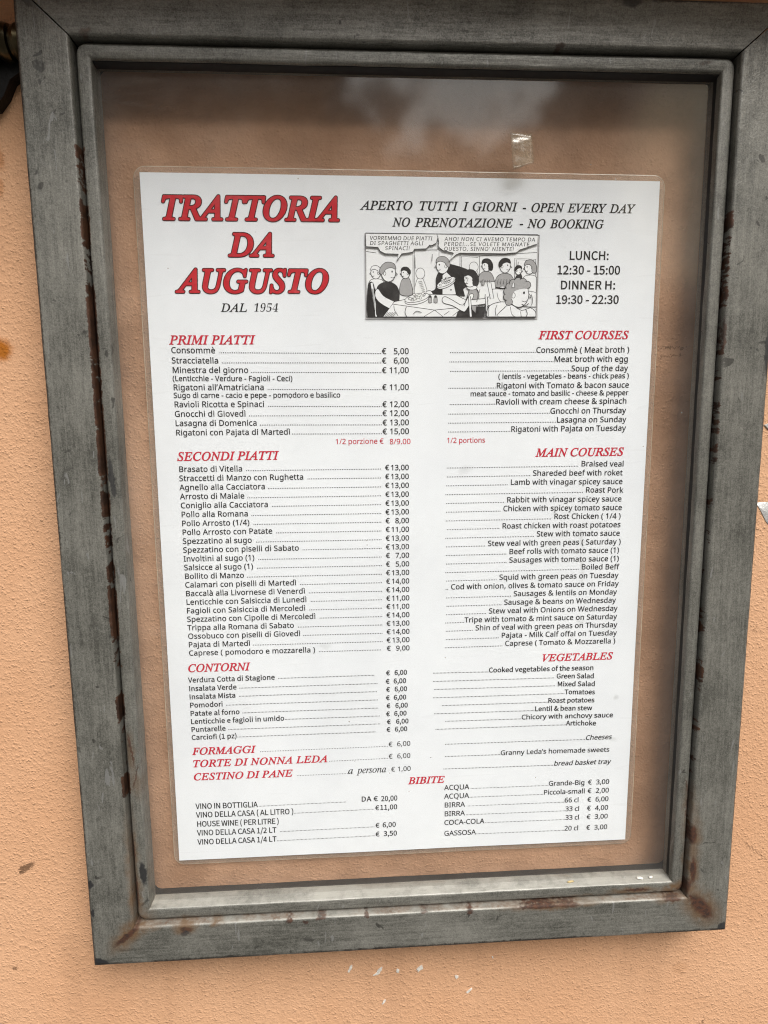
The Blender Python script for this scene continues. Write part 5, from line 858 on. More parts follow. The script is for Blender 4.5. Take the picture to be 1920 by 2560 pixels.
def ring(name, outer, prof, r_out, mats, parent, K=6, N=60, jit=0.0, close=True, sharp=40):
    """frame swept round a rounded rectangle; prof is (distance inward from the outer edge, height)"""
    vs, loops = [], []
    xl, xr, yt, yb = outer
    side = None
    for (d, h) in prof:
        pts = rrect(xl + d, xr - d, yt - d, yb + d, max(0.4, r_out - d), K, N)
        side = [p[2] for p in pts]
        vs += [P(x + jit * nz(x / 12.0, y / 12.0, d), y + jit * nz(x / 12.0, y / 12.0, d + 9), h + jit * 1.2 * nz(x / 25.0, y / 25.0, d + 4)) for x, y, _ in pts]
        loops.append(len(pts))
    n, k = loops[0], len(prof)
    fs, mi = [], []
    for a in range(k if close else k - 1):
        b = (a + 1) % k
        for i in range(n):
            j = (i + 1) % n
            fs.append((a * n + i, a * n + j, b * n + j, b * n + i))
            mi.append(side[i] % 2)
    return link(name, mesh(name, vs, fs, mi), mats, parent, sharp=sharp)

WD = 7.4
dprof = [(0, 6.0), (0, 12.0)] + [(d, h) for d, h in arc(1.6, H_DOOR - 1.6, 1.6, 180, 90, 5)] + [(3.6, H_DOOR + 0.12), (5.0, H_DOOR)]
dprof += [(d, h) for d, h in arc(WD - 1.3, H_DOOR - 1.3, 1.3, 90, 0, 4)] + [(WD, H_GLASS + 1.5), (WD + 0.3, H_GLASS + 0.2), (WD + 0.3, 9.0), (WD - 0.6, 8.0), (4.0, 6.0)]
door = ring('glazed_door', DOOR_O, dprof, 5.5, [M_HZ, M_V], case, jit=0.12)
door['label'] = 'slim grey door frame set inside the case'

def slab_poly(name, pts, h0, h1, mt, parent, sharp=30):
    n = len(pts)
    vs = [P(x, y, h0) for x, y in pts] + [P(x, y, h1) for x, y in pts]
    fs = [tuple(range(n)), tuple(range(n, 2 * n))] + [(i, (i + 1) % n, n + (i + 1) % n, n + i) for i in range(n)]
    return link(name, mesh(name, vs, fs), mt, parent, sharp=sharp)
gx = [(x, y) for x, y, _ in rrect(DOOR_I[0] - 0.2, DOOR_I[1] + 0.2, DOOR_I[2] + 0.2, DOOR_I[3] - 0.2, 1.0, 3, 1)]
pane = slab_poly('glass_pane', gx, H_GLASS - 3.5, H_GLASS, M_GLASS_BACK, door)
pane.data.materials.append(M_GLASS)
pane.data.polygons[1].material_index = 1       # the weathered front face

# black strips added along the pane's top and right, standing for deep shade
M_SHADE_STRIP = mat_simple('shade_strip_black', (0.012, 0.012, 0.012), 0.6, var=0.5, nscale=300.0)
def add_shade_strip(a, b, nx, ny):
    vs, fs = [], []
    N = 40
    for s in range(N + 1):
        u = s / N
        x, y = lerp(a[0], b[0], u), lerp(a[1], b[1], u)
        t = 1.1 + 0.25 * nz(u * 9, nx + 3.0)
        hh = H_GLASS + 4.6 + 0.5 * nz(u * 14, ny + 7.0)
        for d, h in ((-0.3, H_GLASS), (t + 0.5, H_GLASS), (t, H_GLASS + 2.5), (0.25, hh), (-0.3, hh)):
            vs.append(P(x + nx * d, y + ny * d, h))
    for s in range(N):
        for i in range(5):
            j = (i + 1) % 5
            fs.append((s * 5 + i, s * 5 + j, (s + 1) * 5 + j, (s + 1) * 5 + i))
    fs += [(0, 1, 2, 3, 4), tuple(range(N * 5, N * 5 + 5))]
    link('shade_strip', mesh('shade_strip', vs, fs), M_SHADE_STRIP, door, sharp=50)
add_shade_strip((DOOR_I[0], DOOR_I[2]), (DOOR_I[1] - 1.2, DOOR_I[2]), 0, -1)
add_shade_strip((DOOR_I[1], DOOR_I[2]), (DOOR_I[1], DOOR_I[3] + 1.0), -1, 0)

# dark sides of the case seen through the glass, with rounded corners
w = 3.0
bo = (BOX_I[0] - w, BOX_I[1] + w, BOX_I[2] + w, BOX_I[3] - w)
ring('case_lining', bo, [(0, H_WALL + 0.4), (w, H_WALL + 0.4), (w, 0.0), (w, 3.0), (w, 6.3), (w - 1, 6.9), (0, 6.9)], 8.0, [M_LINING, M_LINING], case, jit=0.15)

# hinge barrel on the far left with a black strap below it
def lathe_x(prof, cx, cy, h, n=28):
    vs, fs = [], []
    for (x, r) in prof:
        for i in range(n):
            a = 2 * math.pi * i / n
            vs.append(P(cx + x, cy + r * math.cos(a), h + r * math.sin(a)))
    for a in range(len(prof) - 1):
        for i in range(n):
            j = (i + 1) % n
            fs.append((a * n + i, a * n + j, (a + 1) * n + j, (a + 1) * n + i))
    fs += [tuple(range(n)), tuple(range((len(prof) - 1) * n, len(prof) * n))]
    return mesh('lathe', vs, fs)
M_IRON = mat_simple('black_iron', (0.018, 0.018, 0.017), 0.4, 0.6, var=0.5, bump=0.4)
hp = [(2, 5.0), (-2, 6.0), (-3, 8.0), (-6, 9.0), (-8, 8.2), (-8.6, 6.8), (-9.6, 6.8), (-10.2, 8.6), (-13, 9.3), (-15.5, 8.4), (-16, 7.0), (-17, 7.0), (-18, 9.2), (-24, 10.2), (-30, 9.2)]
hinge = link('wall_hinge', lathe_x(hp, -197.8, 271.0, 7.0), M_BRASS, case, sharp=35)
hinge['label'] = 'dark ringed hinge barrel at the upper left edge'
slab_poly('hinge_strap', [(-198.3, 266), (-198.3, 259.5), (-207, 258.5), (-212, 255), (-216, 247), (-221, 241), (-238, 238), (-238, 266)], H_WALL - 1.0, 4.0, M_IRON, hinge)

# unseen ledge added above the case to shade the upper wall and top rail
def shade_ledge():
    prof = [(-8, 410), (-8, SHADE_Y), (SHADE_H - 18, SHADE_Y), (SHADE_H - 14, SHADE_Y + 6), (SHADE_H - 4, SHADE_Y + 10), (SHADE_H, SHADE_Y + 18), (SHADE_H, SHADE_Y + 50), (-8, SHADE_Y + 70)]
    prof = prof[1:]
    vs, fs = [], []
    n = len(prof)
    for x in (-1300, 1300):
        vs += [P(x, y, h) for h, y in prof]
    for i in range(n):
        fs.append((i, (i + 1) % n, n + (i + 1) % n, n + i))
    fs += [tuple(range(n)), tuple(range(n, 2 * n))]
    return mesh('shade_ledge', vs, fs)
SHADE_Y, SHADE_H = 316.0, 95.0
ledge_ob = link('shade_ledge', shade_ledge(), M_WALL, wall, sharp=30)

# ------------------------------------------------------------------ lettering

def bow(x, y):
    """the laminated sheet is not quite flat"""
    return 0.55 * nz(x / 150.0, y / 170.0, 2.2) + 0.25 * nz(x / 60.0, y / 70.0, 8.0)

INK_H = [0.36]

def area2(l):
    return 0.5 * sum(l[i - 1][0] * l[i][1] - l[i][0] * l[i - 1][1] for i in range(len(l)))

def inside(p, l):
    c = False
    for i in range(len(l)):
        (x0, y0), (x1, y1) = l[i - 1], l[i]
        if (y0 > p[1]) != (y1 > p[1]) and p[0] < (x1 - x0) * (p[1] - y0) / (y1 - y0) + x0:
            c = not c
    return c

def grow(l, d):
    """outline moved outwards by d (holes shrink, as they run the other way round)"""
    out = []
    n = len(l)
    for i in range(n):
        a, p, c = Vector(l[i - 1]), Vector(l[i]), Vector(l[(i + 1) % n])
        e0, e1 = (p - a), (c - p)
        if e0.length < 1e-6 or e1.length < 1e-6:
            out.append(tuple(p)); continue
        n0, n1 = Vector((e0.y, -e0.x)).normalized(), Vector((e1.y, -e1.x)).normalized()
        m2 = n0 + n1
        k = m2.length_squared
        q = p + m2 * (2.0 * d / k if k > 0.8 else d)
        out.append((q.x, q.y))
    return out

def loops_mesh(all_loops, offset=0.0):
    """list of lines, each a list of closed outlines (x, y) in mm -> flat filled geometry (verts, tris)"""
    V, F = [], []
    for loops in all_loops:
        ar = [area2(l) for l in loops]
        if not ar: continue
        sg = 1 if max(ar, key=abs) > 0 else -1
        outer = [k for k in range(len(loops)) if ar[k] * sg > 0]
        for k in outer:
            group = [loops[k]] + [loops[q] for q in range(len(loops)) if ar[q] * sg < 0 and inside(loops[q][0], loops[k])]
            if offset < 0: group = [grow(l, offset * sg) for l in group]
            b = len(V)
            tris = tessellate_polygon([[Vector((x * 200.0, y * 200.0, 0)) for x, y in l] for l in group])
            for l in group: V += l
            F += [tuple(i + b for i in t) for t in tris]
    if offset > 0:              # bolder: a line of that half width along the outlines
        b = len(V)
        V2, F2 = rings_mesh(all_loops, offset, offset > 0.09)
        V += V2
        F += [tuple(i + b for i in f) for f in F2]
    return V, F

def rings_mesh(all_loops, w, joints=True):
    """rounded line of half width w along every outline, as (x, y, h) with tiny height steps so that no two faces share a plane"""
    V, F = [], []
    for loops in all_loops:
        for l in loops:
            for i in range(len(l)):
                a, c = Vector(l[i - 1]), Vector(l[i])
                e = c - a
                if e.length < 1e-6: continue
                nn = Vector((-e.y, e.x)).normalized() * w
                h = 0.006 + 0.002 * (i % 4)
                b = len(V)
                V += [(q.x, q.y, h) for q in (a + nn, a - nn, c - nn, c + nn)]
                F.append((b, b + 1, b + 2, b + 3))
                if not joints: continue
                b = len(V)
                h = 0.016 + 0.002 * (i % 4)
                V += [(c.x + w * math.cos(R(36 * k)), c.y + w * math.sin(R(36 * k)), h) for k in range(10)]
                F.append(tuple(range(b, b + 10)))
    return V, F

def ink(name, V, F, mt, parent, dh=0.0):
    h = INK_H[0] + dh
    me = bpy.data.meshes.new(name)
    me.from_pydata([tuple(P(v[0], v[1], h + bow(v[0], v[1]) + (v[2] if len(v) > 2 else 0.0))) for v in V], [], F)
    o = link(name, me, mt, parent, smooth=False)
    return o

def width(font, s, cap, track=0.0):
    g = GLYPHS[font]
    return sum(g[c][0] for c in s) / 500.0 * cap + track * (len(s) - 1)

def line(font, s, cap, y, x0=None, x1=None, shear=0.0, track=0.0, y1=None):
    """outlines of one line of type; x0 and x1 both given: fitted between them; y1: height of the baseline at its right end"""
    g = GLYPHS[font]
    w = width(font, s, cap, track)
    k = 1.0
    if x0 is not None and x1 is not None:
        k = (x1 - x0) / w
        if not 0.90 < k < 1.06:            # beyond a little squeezing, space the letters instead
            kk = min(max(k, 0.90), 1.06)
            track += (x1 - x0 - w * kk) / max(1, len(s) - 1) / kk
            k = kk
    elif x0 is None:
        x0 = x1 - w
    x, out = 0.0, []
    tot = max(1e-6, width(font, s, cap, track) * k)
    for c in s:
        adv, ls = g[c]
        for l in ls:
            q = []
            for i in range(0, len(l), 2):
                gy = l[i + 1] / 500.0 * cap
                gx = x + (l[i] / 500.0 * cap + shear * gy) * k
                yy = y if y1 is None else lerp(y, y1, gx / tot)
                q.append((x0 + gx, yy + gy))
            out.append(q)
        x += (adv / 500.0 * cap + track) * k
    return out, x0 + x - track * k

def leader(x0, x1, y0, y1, pitch=1.04, r=0.30):
    """a row of dots"""
    n = int((x1 - x0) / pitch)
    V, F = [], []
    for i in range(n + 1):
        x = x1 - i * pitch
        y = lerp(y0, y1, (x - x0) / max(1e-6, x1 - x0)) + r
        b = len(V)
        V += [(x + r * math.cos(R(60 * k)), y + r * math.sin(R(60 * k))) for k in range(6)]
        F.append(tuple(range(b, b + 6)))
    return V, F

class Block:
    """one part of the menu: lines of type and their dotted leaders"""
    def __init__(self): self.lines, self.dots, self.prices = [], ([], []), []
    def text(self, *a, **k):
        l, e = line(*a, **k); self.lines.append(l); return e
    def price(self, *a, **k):
        l, e = line(*a, **k); self.prices.append(l); return e
    def dot(self, *a, **k):
        V, F = leader(*a, **k)
        b = len(self.dots[0])
        self.dots[0].extend(V); self.dots[1].extend(tuple(i + b for i in f) for f in F)
    def build(self, name, parent, mt, off=0.0, poff=None, label=None):
        o = ink(name, *loops_mesh(self.lines, off), mt, parent)
        if label: o['label'] = label
        if self.dots[0]: ink('dotted_leader', *self.dots, M_BLACK, o)
        if self.prices: ink('price_column', *loops_mesh(self.prices, off if poff is None else poff), M_BLACK, o)
        return o
# ------------------------------------------------------------------ the menu sheet
PAPER = [(-148.2, 210.5), (149.4, 209.2), (147.8, -210.0), (-149.3, -209.5)]
FILM = [(-151.7, 213.8), (152.4, 212.4), (151.6, -213.1), (-152.3, -212.4)]
menu = empty('laminated_menu', P(0, -212.5, -0.3))
tag(menu, 'laminated white restaurant menu with red headings behind the glass', 'menu')

def sheet(name, quad, h, thick, mt, parent, N=40, M=56, r=0.0):
    vs, fs = [], []
    LAY = (0, 1) if thick else (0,)
    for lay in LAY:
        for j in range(M + 1):
            for i in range(N + 1):
                u, v = i / N, j / M
                x = lerp(lerp(quad[0][0], quad[1][0], u), lerp(quad[3][0], quad[2][0], u), v)
                y = lerp(lerp(quad[0][1], quad[1][1], u), lerp(quad[3][1], quad[2][1], u), v)
                if r:       # round the corners by pulling the rim in
                    ex, ey = min(u, 1 - u) * 304.0, min(v, 1 - v) * 426.0
                    if ex < r and ey < r:
                        ddx, ddy = r - ex, r - ey
                        dist = math.hypot(ddx, ddy)
                        mx = max(ddx, ddy)
                        if dist > 0:
                            k = mx / dist
                            x += (1 if u < 0.5 else -1) * (ddx - ddx * k)
                            y += (-1 if v < 0.5 else 1) * (ddy - ddy * k)
                vs.append(P(x, y, h + thick * lay + bow(x, y)))
    n = (N + 1) * (M + 1)
    idx = lambda l, i, j: l * n + j * (N + 1) + i
    for l in LAY:
        for j in range(M):
            for i in range(N):
                fs.append((idx(l, i, j), idx(l, i + 1, j), idx(l, i + 1, j + 1), idx(l, i, j + 1)))
    rim = [(i, 0) for i in range(N)] + [(N, j) for j in range(M)] + [(N - i, M) for i in range(N)] + [(0, M - j) for j in range(M)]
    for k in range(len(rim) if thick else 0):
        a, b = rim[k], rim[(k + 1) % len(rim)]
        fs.append((idx(0, *a), idx(0, *b), idx(1, *b), idx(1, *a)))
    return link(name, mesh(name, vs, fs), mt, parent, sharp=40)
sheet('paper_sheet', PAPER, 0.0, 0.22, M_PAPER, menu)
sheet('laminate_film', FILM, -0.15, 0.0, M_FILM, menu, N=120, M=160, r=6.5)

def film_edge():
    pts = [(x, y) for x, y, _ in rrect(-152.0, 152.0, 213.1, -212.8, 6.5, 6, 30)]
    V, F = [], []
    n = len(pts)
    for i in range(n):
        a, c = Vector(pts[i - 1]), Vector(pts[(i + 1) % n])
        e = (c - a).normalized()
        x, y = pts[i]
        # the sheet is not quite square: follow its real corners
        u, v = (x + 152.0) / 304.0, (213.1 - y) / 425.9
        x = lerp(lerp(FILM[0][0], FILM[1][0], u), lerp(FILM[3][0], FILM[2][0], u), v)
        y = lerp(lerp(FILM[0][1], FILM[1][1], u), lerp(FILM[3][1], FILM[2][1], u), v)
        V += [P(x - e.y * 0.22, y + e.x * 0.22, -0.1 + bow(x, y)), P(x + e.y * 0.22, y - e.x * 0.22, -0.1 + bow(x, y))]
        V[-1].y -= 0.0001
    F = [(2 * i, 2 * i + 1, 2 * ((i + 1) % n) + 1, 2 * ((i + 1) % n)) for i in range(n)]
    me = bpy.data.meshes.new('film_edge'); me.from_pydata([tuple(v) for v in V], [], F)
    link('film_edge', me, mat_simple('milky_film_edge', (0.62, 0.50, 0.38), 0.3, var=0.5, nscale=25.0), menu, sharp=None)
film_edge()
# --- title
def title():
    rows = [('TRATTORIA', 12.3, 185.8, -137.6, -36.9), ('DA', 12.0, 166.3, -99.9, -74.6), ('AUGUSTO', 12.3, 146.4, -129.4, -44.6)]
    ls = [line('I', s, cap, y, x0, x1)[0] for s, cap, y, x0, x1 in rows]
    both = lambda w: loops_mesh(ls, w)
    back = ink('title', *both(1.0), M_TITLE_EDGE, menu)
    back['label'] = 'large red slanted restaurant name outlined in near black'
    ink('title_fill', *both(0.50), M_TITLE, back, 0.04)
title()
V, F = loops_mesh([line('I', 'DAL', 4.6, 135.5, -106.6, -91.6)[0]], 0.09)
V2, F2 = loops_mesh([line('I', '1954', 4.7, 135.5, -88.6, -74.2, shear=0.2)[0]], -0.10)
ink('founding_line', V + V2, F + [tuple(i + len(V) for i in f) for f in F2], M_BLACK, menu)
b = Block()
b.text('I', 'APERTO', 4.7, 191.9, -25.0, 25.0 - 20.6); b.text('I', 'TUTTI', 4.7, 191.9, 8.0, 30.3); b.text('I', 'I', 4.7, 191.8, 33.8, 36.4)
b.text('I', 'GIORNI', 4.7, 191.8, 38.9, 65.0); b.text('S', '-', 4.7, 191.6, 68.2, 70.9); b.text('I', 'OPEN', 4.7, 191.6, 73.4, 92.6)
b.text('I', 'EVERY', 4.7, 191.6, 95.3, 117.4); b.text('I', 'DAY', 4.7, 191.5, 120.3, 134.6)
b.text('I', 'NO', 4.7, 182.9, -7.0, 3.0); b.text('I', 'PRENOTAZIONE', 4.7, 182.9, 6.0, 62.8); b.text('S', '-', 4.7, 182.8, 66.7, 69.6)
b.text('I', 'NO', 4.7, 182.8, 71.7, 82.2); b.text('I', 'BOOKING', 4.7, 182.8, 85.2, 116.8)
b.build('opening_notice', menu, M_BLACK, 0.13)
b = Block()
b.text('M', 'LUNCH:', 4.75, 165.2, 96.5, 120.8); b.text('M', '12:30 - 15:00', 4.75, 157.0, 89.5, 127.9)
b.text('M', 'DINNER H:', 4.75, 148.5, 91.7, 125.4); b.text('M', '19:30 - 22:30', 4.75, 140.2, 89.2, 127.8)
b.build('opening_hours', menu, M_BLACK, 0.13)

def heading(s, cap, y, x0, x1):
    b = Block()
    words = s.split(' ')
    b.text('I', s, cap, y, x0, x1)
    b.build('heading', menu, M_RED, 0.17)
heading('PRIMI PIATTI', 4.9, 117.3, -136.8, -88.2)
heading('FIRST COURSES', 4.6, 119.8, 79.9, 134.6)
heading('SECONDI PIATTI', 4.9, 50.1, -136.2, -76.8)
heading('MAIN COURSES', 4.8, 49.8, 79.9, 134.7)
heading('CONTORNI', 4.9, -81.3, -136.9, -98.8)
heading('VEGETABLES', 4.6, -81.8, 87.2, 133.7)
heading('BIBITE', 4.6, -162.8, 0.7, 24.4)

BODY, SMALL = 3.32, 2.98
TR = 0.06
# --- first courses, Italian
b = Block()
for s, y, p, py in (('Consommè', 112.4, ' 5,00', 111.4), ('Stracciatella', 106.6, ' 6,00', 106.0), ('Minestra del giorno', 101.1, '11,00', 100.4), ('Rigatoni all’Amatriciana', 91.2, '11,00', 90.5),
                    ('Ravioli Ricotta e Spinaci', 81.4, '12,00', 80.5), ('Gnocchi di Giovedì', 75.9, '12,00', 75.2), ('Lasagna di Domenica', 70.5, '13,00', 69.7), ('Rigatoni con Pajata di Martedì', 65.0, '15,00', 64.4)):
    e = b.text('S', s, BODY, y, -136.5, track=TR, y1=y - 0.2)
    b.dot(e + (0.5 if 'Martedì' in s else 1.6), -14.9, y - 0.2, py)
    b.price('S', '€', BODY, py, -14.2); b.price('S', p.strip(), BODY, py, x1=1.9)
for s, y in (('(Lenticchie - Verdure - Fagioli - Ceci)', 96.5), ('Sugo di carne - cacio e pepe - pomodoro e basilico', 86.8)):
    b.text('S', s, SMALL, y, -136.5, -67.0 if 'Len' in s else -39.0, y1=y - 0.45)
b.build('dish_list', menu, M_BLACK, 0.075, label='Italian first courses with prices')
b = Block(); b.text('S', '1/2 porzione €', 3.1, 58.8, -42.7, -13.6); b.text('S', '8/9.00', 3.1, 58.4, -10.1, 2.8)
b.build('half_portion_note', menu, M_RED, 0.03)
b = Block(); b.text('S', '1/2 portions', 3.1, 58.7, 24.6, 48.3)
b.build('half_portion_note', menu, M_RED, 0.03)
# --- first courses, English
b = Block()
for s, y, xr in (('Consommè ( Meat broth )', 111.8, 135.4), ('Meat broth with egg', 106.4, 135.0), ('Soup of the day', 100.9, 135.0), ('Rigatoni with Tomato & bacon sauce', 91.0, 136.2),
                 ('Ravioli with cream cheese & spinach', 81.4, 135.2), ('Gnocchi on Thursday', 75.7, 134.9), ('Lasagna on Sunday', 70.3, 135.3), ('Rigatoni with Pajata on Tuesday', 65.0, 135.3)):
    w = width('S', s, BODY, TR)
    b.text('S', s, BODY, y, x1=xr, track=TR)
    b.dot(25.7, xr - w - 0.5, y, y)
b.text('S', '( lentils - vegetables - beans - chick peas )', SMALL, 96.6, 55.6, 135.8)
b.text('S', 'meat sauce - tomato and basilic - cheese & pepper', SMALL, 86.5, 38.7, 135.9)
b.build('dish_list', menu, M_BLACK, 0.075, label='English first courses')
# --- main courses
SEC = [('Brasato di Vitella', 'Braised veal', '13,00'), ('Straccetti di Manzo con Rughetta', 'Shareded beef with roket', '13,00'), ('Agnello alla Cacciatora', 'Lamb with vinagar spicey sauce', '13,00'),
       ('Arrosto di Maiale', 'Roast Pork', '13,00'), ('Coniglio alla Cacciatora', 'Rabbit with vinagar spicey sauce', '13,00'), ('Pollo alla Romana', 'Chicken with spicey tomato sauce', '13,00'),
       ('Pollo Arrosto (1/4)', 'Rost Chicken ( 1/4 )', '8,00'), ('Pollo Arrosto con Patate', 'Roast chicken with roast potatoes', '11,00'), ('Spezzatino al sugo', 'Stew with tomato sauce', '13,00'),
       ('Spezzatino con piselli di Sabato', 'Stew veal with green peas ( Saturday )', '13,00'), ('Involtini al sugo (1)', 'Beef rolls with tomato sauce (1)', '7,00'), ('Salsicce al sugo (1)', 'Sausages with tomato sauce (1)', '5,00'),
       ('Bollito di Manzo', 'Boiled Beff', '13,00'), ('Calamari con piselli di Martedì', 'Squid with green peas on Tuesday', '14,00'), ('Baccalà alla Livornese di Venerdì', 'Cod with onion, olives & tomato sauce on Friday', '14,00'),
       ('Lenticchie con Salsiccia di Lunedì', 'Sausages & lentils on Monday', '11,00'), ('Fagioli con Salsiccia di Mercoledì', 'Sausage & beans on Wednesday', '11,00'), ('Spezzatino con Cipolle di Mercoledì', 'Stew veal with Onions on Wednesday', '14,00'),
       ('Trippa alla Romana di Sabato', 'Tripe with tomato & mint sauce on Saturday', '13,00'), ('Ossobuco con piselli di Giovedì', 'Shin of veal with green peas on Thursday', '14,00'),
       ('Pajata di Martedì', 'Pajata - Milk Calf offal on Tuesday', '13,00'), ('Caprese ( pomodoro e mozzarella )', 'Caprese ( Tomato & Mozzarella )', '9,00')]
RX = [135.2, 134.6, 134.9, 135.5, 134.8, 135.3, 134.7, 134.9, 134.7, 135.5, 134.6, 134.8, 135.0, 134.9, 135.3, 134.4, 134.0, 135.3, 135.2, 135.6, 135.6, 134.9]
bi, be = Block(), Block()
for k, (it, en, p) in enumerate(SEC):
    y = lerp(43.4, -70.7, k / 21.0)
    e = bi.text('S', it, BODY, y, -135.9, track=TR, y1=y - 0.15)
    bi.dot(e + 1.7, -15.8 if k != 21 else -16.8, y - 0.1, y - 0.2)
    bi.price('S', '€', 3.15, y - 0.6, -12.9); bi.price('S', p, 3.15, y - 0.7, x1=1.7)
    w = width('S', en, BODY, TR)
    be.text('S', en, BODY, y + 0.1, x1=RX[k], track=TR, y1=y - 0.4)
    be.dot(24.3, RX[k] - w - (0.5 if en.startswith('Tripe') else 1.9), y - 0.2, y - 0.1)
bi.build('dish_list', menu, M_BLACK, 0.075, label='Italian main courses with prices')
be.build('dish_list', menu, M_BLACK, 0.075, label='English main courses')
# --- side dishes
bi, be = Block(), Block()
rows = [('Verdura Cotta di Stagione', 'Cooked vegetables of the season', -88.2, -21.3, 16.8, 52.4, 121.4, 0), ('Insalata Verde', 'Green Salad', -93.8, -19.3, 16.5, 96.9, 121.9, 1.4), ('Insalata Mista', 'Mixed Salad', -99.2, -19.8, 17.0, 97.6, 122.8, 1.4),
        ('Pomodori', 'Tomatoes', -104.8, -19.2, 16.6, 102.6, 122.8, 0), ('Patate al forno', 'Roast potatoes', -110.3, -19.0, 21.8, 91.7, 122.7, 0), ('Lenticchie e fagioli in umido', 'Lentil & bean stew', -115.7, -18.0, 17.0, 83.1, 121.4, 0),
        ('Puntarelle', 'Chicory with anchovy sauce', -121.1, -20.3, 24.6, 74.5, 135.6, 0), ('Carciofi (1 pz)', 'Artichoke', -126.4, -21.0, 18.4, 104.3, 124.4, 0)]
for k, (it, en, y, xd, l0, t0, t1, g) in enumerate(rows):
    e = bi.text('M', it, 3.2, y, -137.2, track=0.06, y1=y + 0.2)
    bi.dot(e + (0.4 if k in (5, 7) else 1.5), xd, y + 0.6, y + 0.7, pitch=0.88, r=0.29)
    if k == 6: bi.dot(-19.0, -17.8, y + 0.7, y + 0.7, pitch=0.9, r=0.29)
    dx = (0, -0.6, 0, -0.6, 0.4, -0.4, 0.8, 0)[k]
    bi.price('M', '€', 3.1, y + 0.7, -13.5 + dx * 0.4); bi.price('M', '6,00', 3.1, y + 0.7, x1=0.0 + dx)
    f = 'S' if k == 6 else 'M'
    be.text(f, en, 3.15, y + 0.2, t0, t1, y1=y - 0.5)
    be.dot(l0, t0 - 0.4 - g, y + 0.7, y + 0.3, pitch=0.88, r=0.29)
bi.build('dish_list', menu, M_BLACK, 0.10, label='Italian side dishes with prices')
be.build('dish_list', menu, M_BLACK, 0.10, label='English side dishes')
# --- cheeses, cakes, bread
for s, y, x0, x1, pr in (('FORMAGGI', -136.5, -136.9, -97.5, '6,00'), ('TORTE DI NONNA LEDA', -144.9, -137.3, -51.5, '6,00'), ('CESTINO DI PANE', -153.9, -137.2, -74.3, '1,00')):
    b = Block(); b.text('I', s, 4.6, y, x0, x1)
    o = b.build('heading', menu, M_RED, 0.17)
    q = Block()
    if pr == '1,00':
        e = q.price('I', 'a', 4.6, y + 0.2, -38.6, -35.0)
        q.price('I', 'persona', 4.6, y + 0.3, -32.4, -13.6)
        q.dot(x1 + 2.3, -39.2, y + 0.1, y + 0.2, pitch=1.04, r=0.26)
        q.price('S', '€', 3.2, y + 0.5, -10.8); q.price('S', pr, 3.2, y + 0.5, x1=2.2)
    else:
        q.dot(x1 + (2.6 if s == 'FORMAGGI' else 0.6), -13.0, y + 0.2, y + 0.6, pitch=1.04, r=0.26)
        q.price('S', '€', 3.2, y + 0.6, -12.3); q.price('S', pr, 3.2, y + 0.6, x1=2.0)
    ink('dotted_leader', *q.dots, M_BLACK, o)
    ink('price_column', *loops_mesh(q.prices, 0.03), M_BLACK, o)
b = Block()
b.text('S', 'Cheeses', 3.2, -136.9, 117.5, 135.2, shear=0.21); b.dot(24.4, 117.0, -136.3, -136.9, pitch=0.94)
b.text('S', 'Granny Leda’s homemade sweets', 3.2, -145.2, 61.1, 134.2, y1=-145.8); b.dot(24.3, 60.6, -144.8, -145.1, pitch=0.94)
b.text('S', 'bread basket tray', 3.2, -154.3, 96.8, 135.1, shear=0.21); b.dot(23.2, 96.2, -153.5, -154.2, pitch=0.94)
b.build('dish_list', menu, M_BLACK, 0.075, label='English cheese, cake and bread lines')
# --- drinks
b = Block()
for s, y, x1, d1 in (('VINO IN BOTTIGLIA', -173.8, -97.4, -40.6), ('VINO DELLA CASA ( AL LITRO )', -179.8, -74.4, -22.4), ('HOUSE WINE ( PER LITRE )', -186.2, -84.0, None), ('VINO DELLA CASA 1/2 LT', -192.4, -85.9, -22.4), ('VINO DELLA CASA 1/4 LT', -198.8, -86.1, -21.0)):
    b.text('M', s, 3.75, y, -137.0, x1, y1=y - 0.4)
    if d1: b.dot(x1 + (1.9 if '1/2' in s else 0.4), d1, y - 0.2, y + 0.2, pitch=0.86, r=0.27)
b.price('M', 'DA €', 3.5, -173.6, -30.6, -19.6); b.price('M', '20,00', 3.5, -173.9, -17.6, -6.7)
for p, y, x1 in (('11,00', -180.1, -6.8), ('6,00', -192.6, -7.8), ('3,50', -198.9, -7.1)):
    b.price('M', '€', 3.4, y, -21.4); b.price('M', p, 3.4, y, x1=x1)
b.build('dish_list', menu, M_BLACK, 0.085, label='wine list with prices')
b = Block()
for s, t, p, y, t0, t1 in (('ACQUA', 'Grande-Big', '3,00', -168.2, 93.8, 118.4), ('ACQUA', 'Piccola-small', '2,00', -174.4, 90.5, 118.8), ('BIRRA', '66 cl', '6,00', -180.6, 104.9, 114.8), ('BIRRA', '33 cl', '4,00', -186.9, 105.6, 115.4),
                           ('COCA-COLA', '33 cl', '3,00', -193.2, 105.8, 115.5), ('GASSOSA', '20 cl', '3,00', -201.0, 105.4, 115.2)):
    e = b.text('S', s, 3.45, y, 24.1, track=0.0)
    b.dot(e + (1.5 if p == '6,00' else 0.4), t0 - 0.4, y + 0.1, y - 0.2, pitch=0.92, r=0.27)
    b.text('S', t, 3.3, y - 0.2, t0, t1, y1=y - 0.4)
    b.price('S', '€', 3.3, y - 0.4, 120.5); b.price('S', p, 3.3, y - 0.5, x1=135.1)
b.build('dish_list', menu, M_BLACK, 0.07, label='soft drinks and beer with prices')

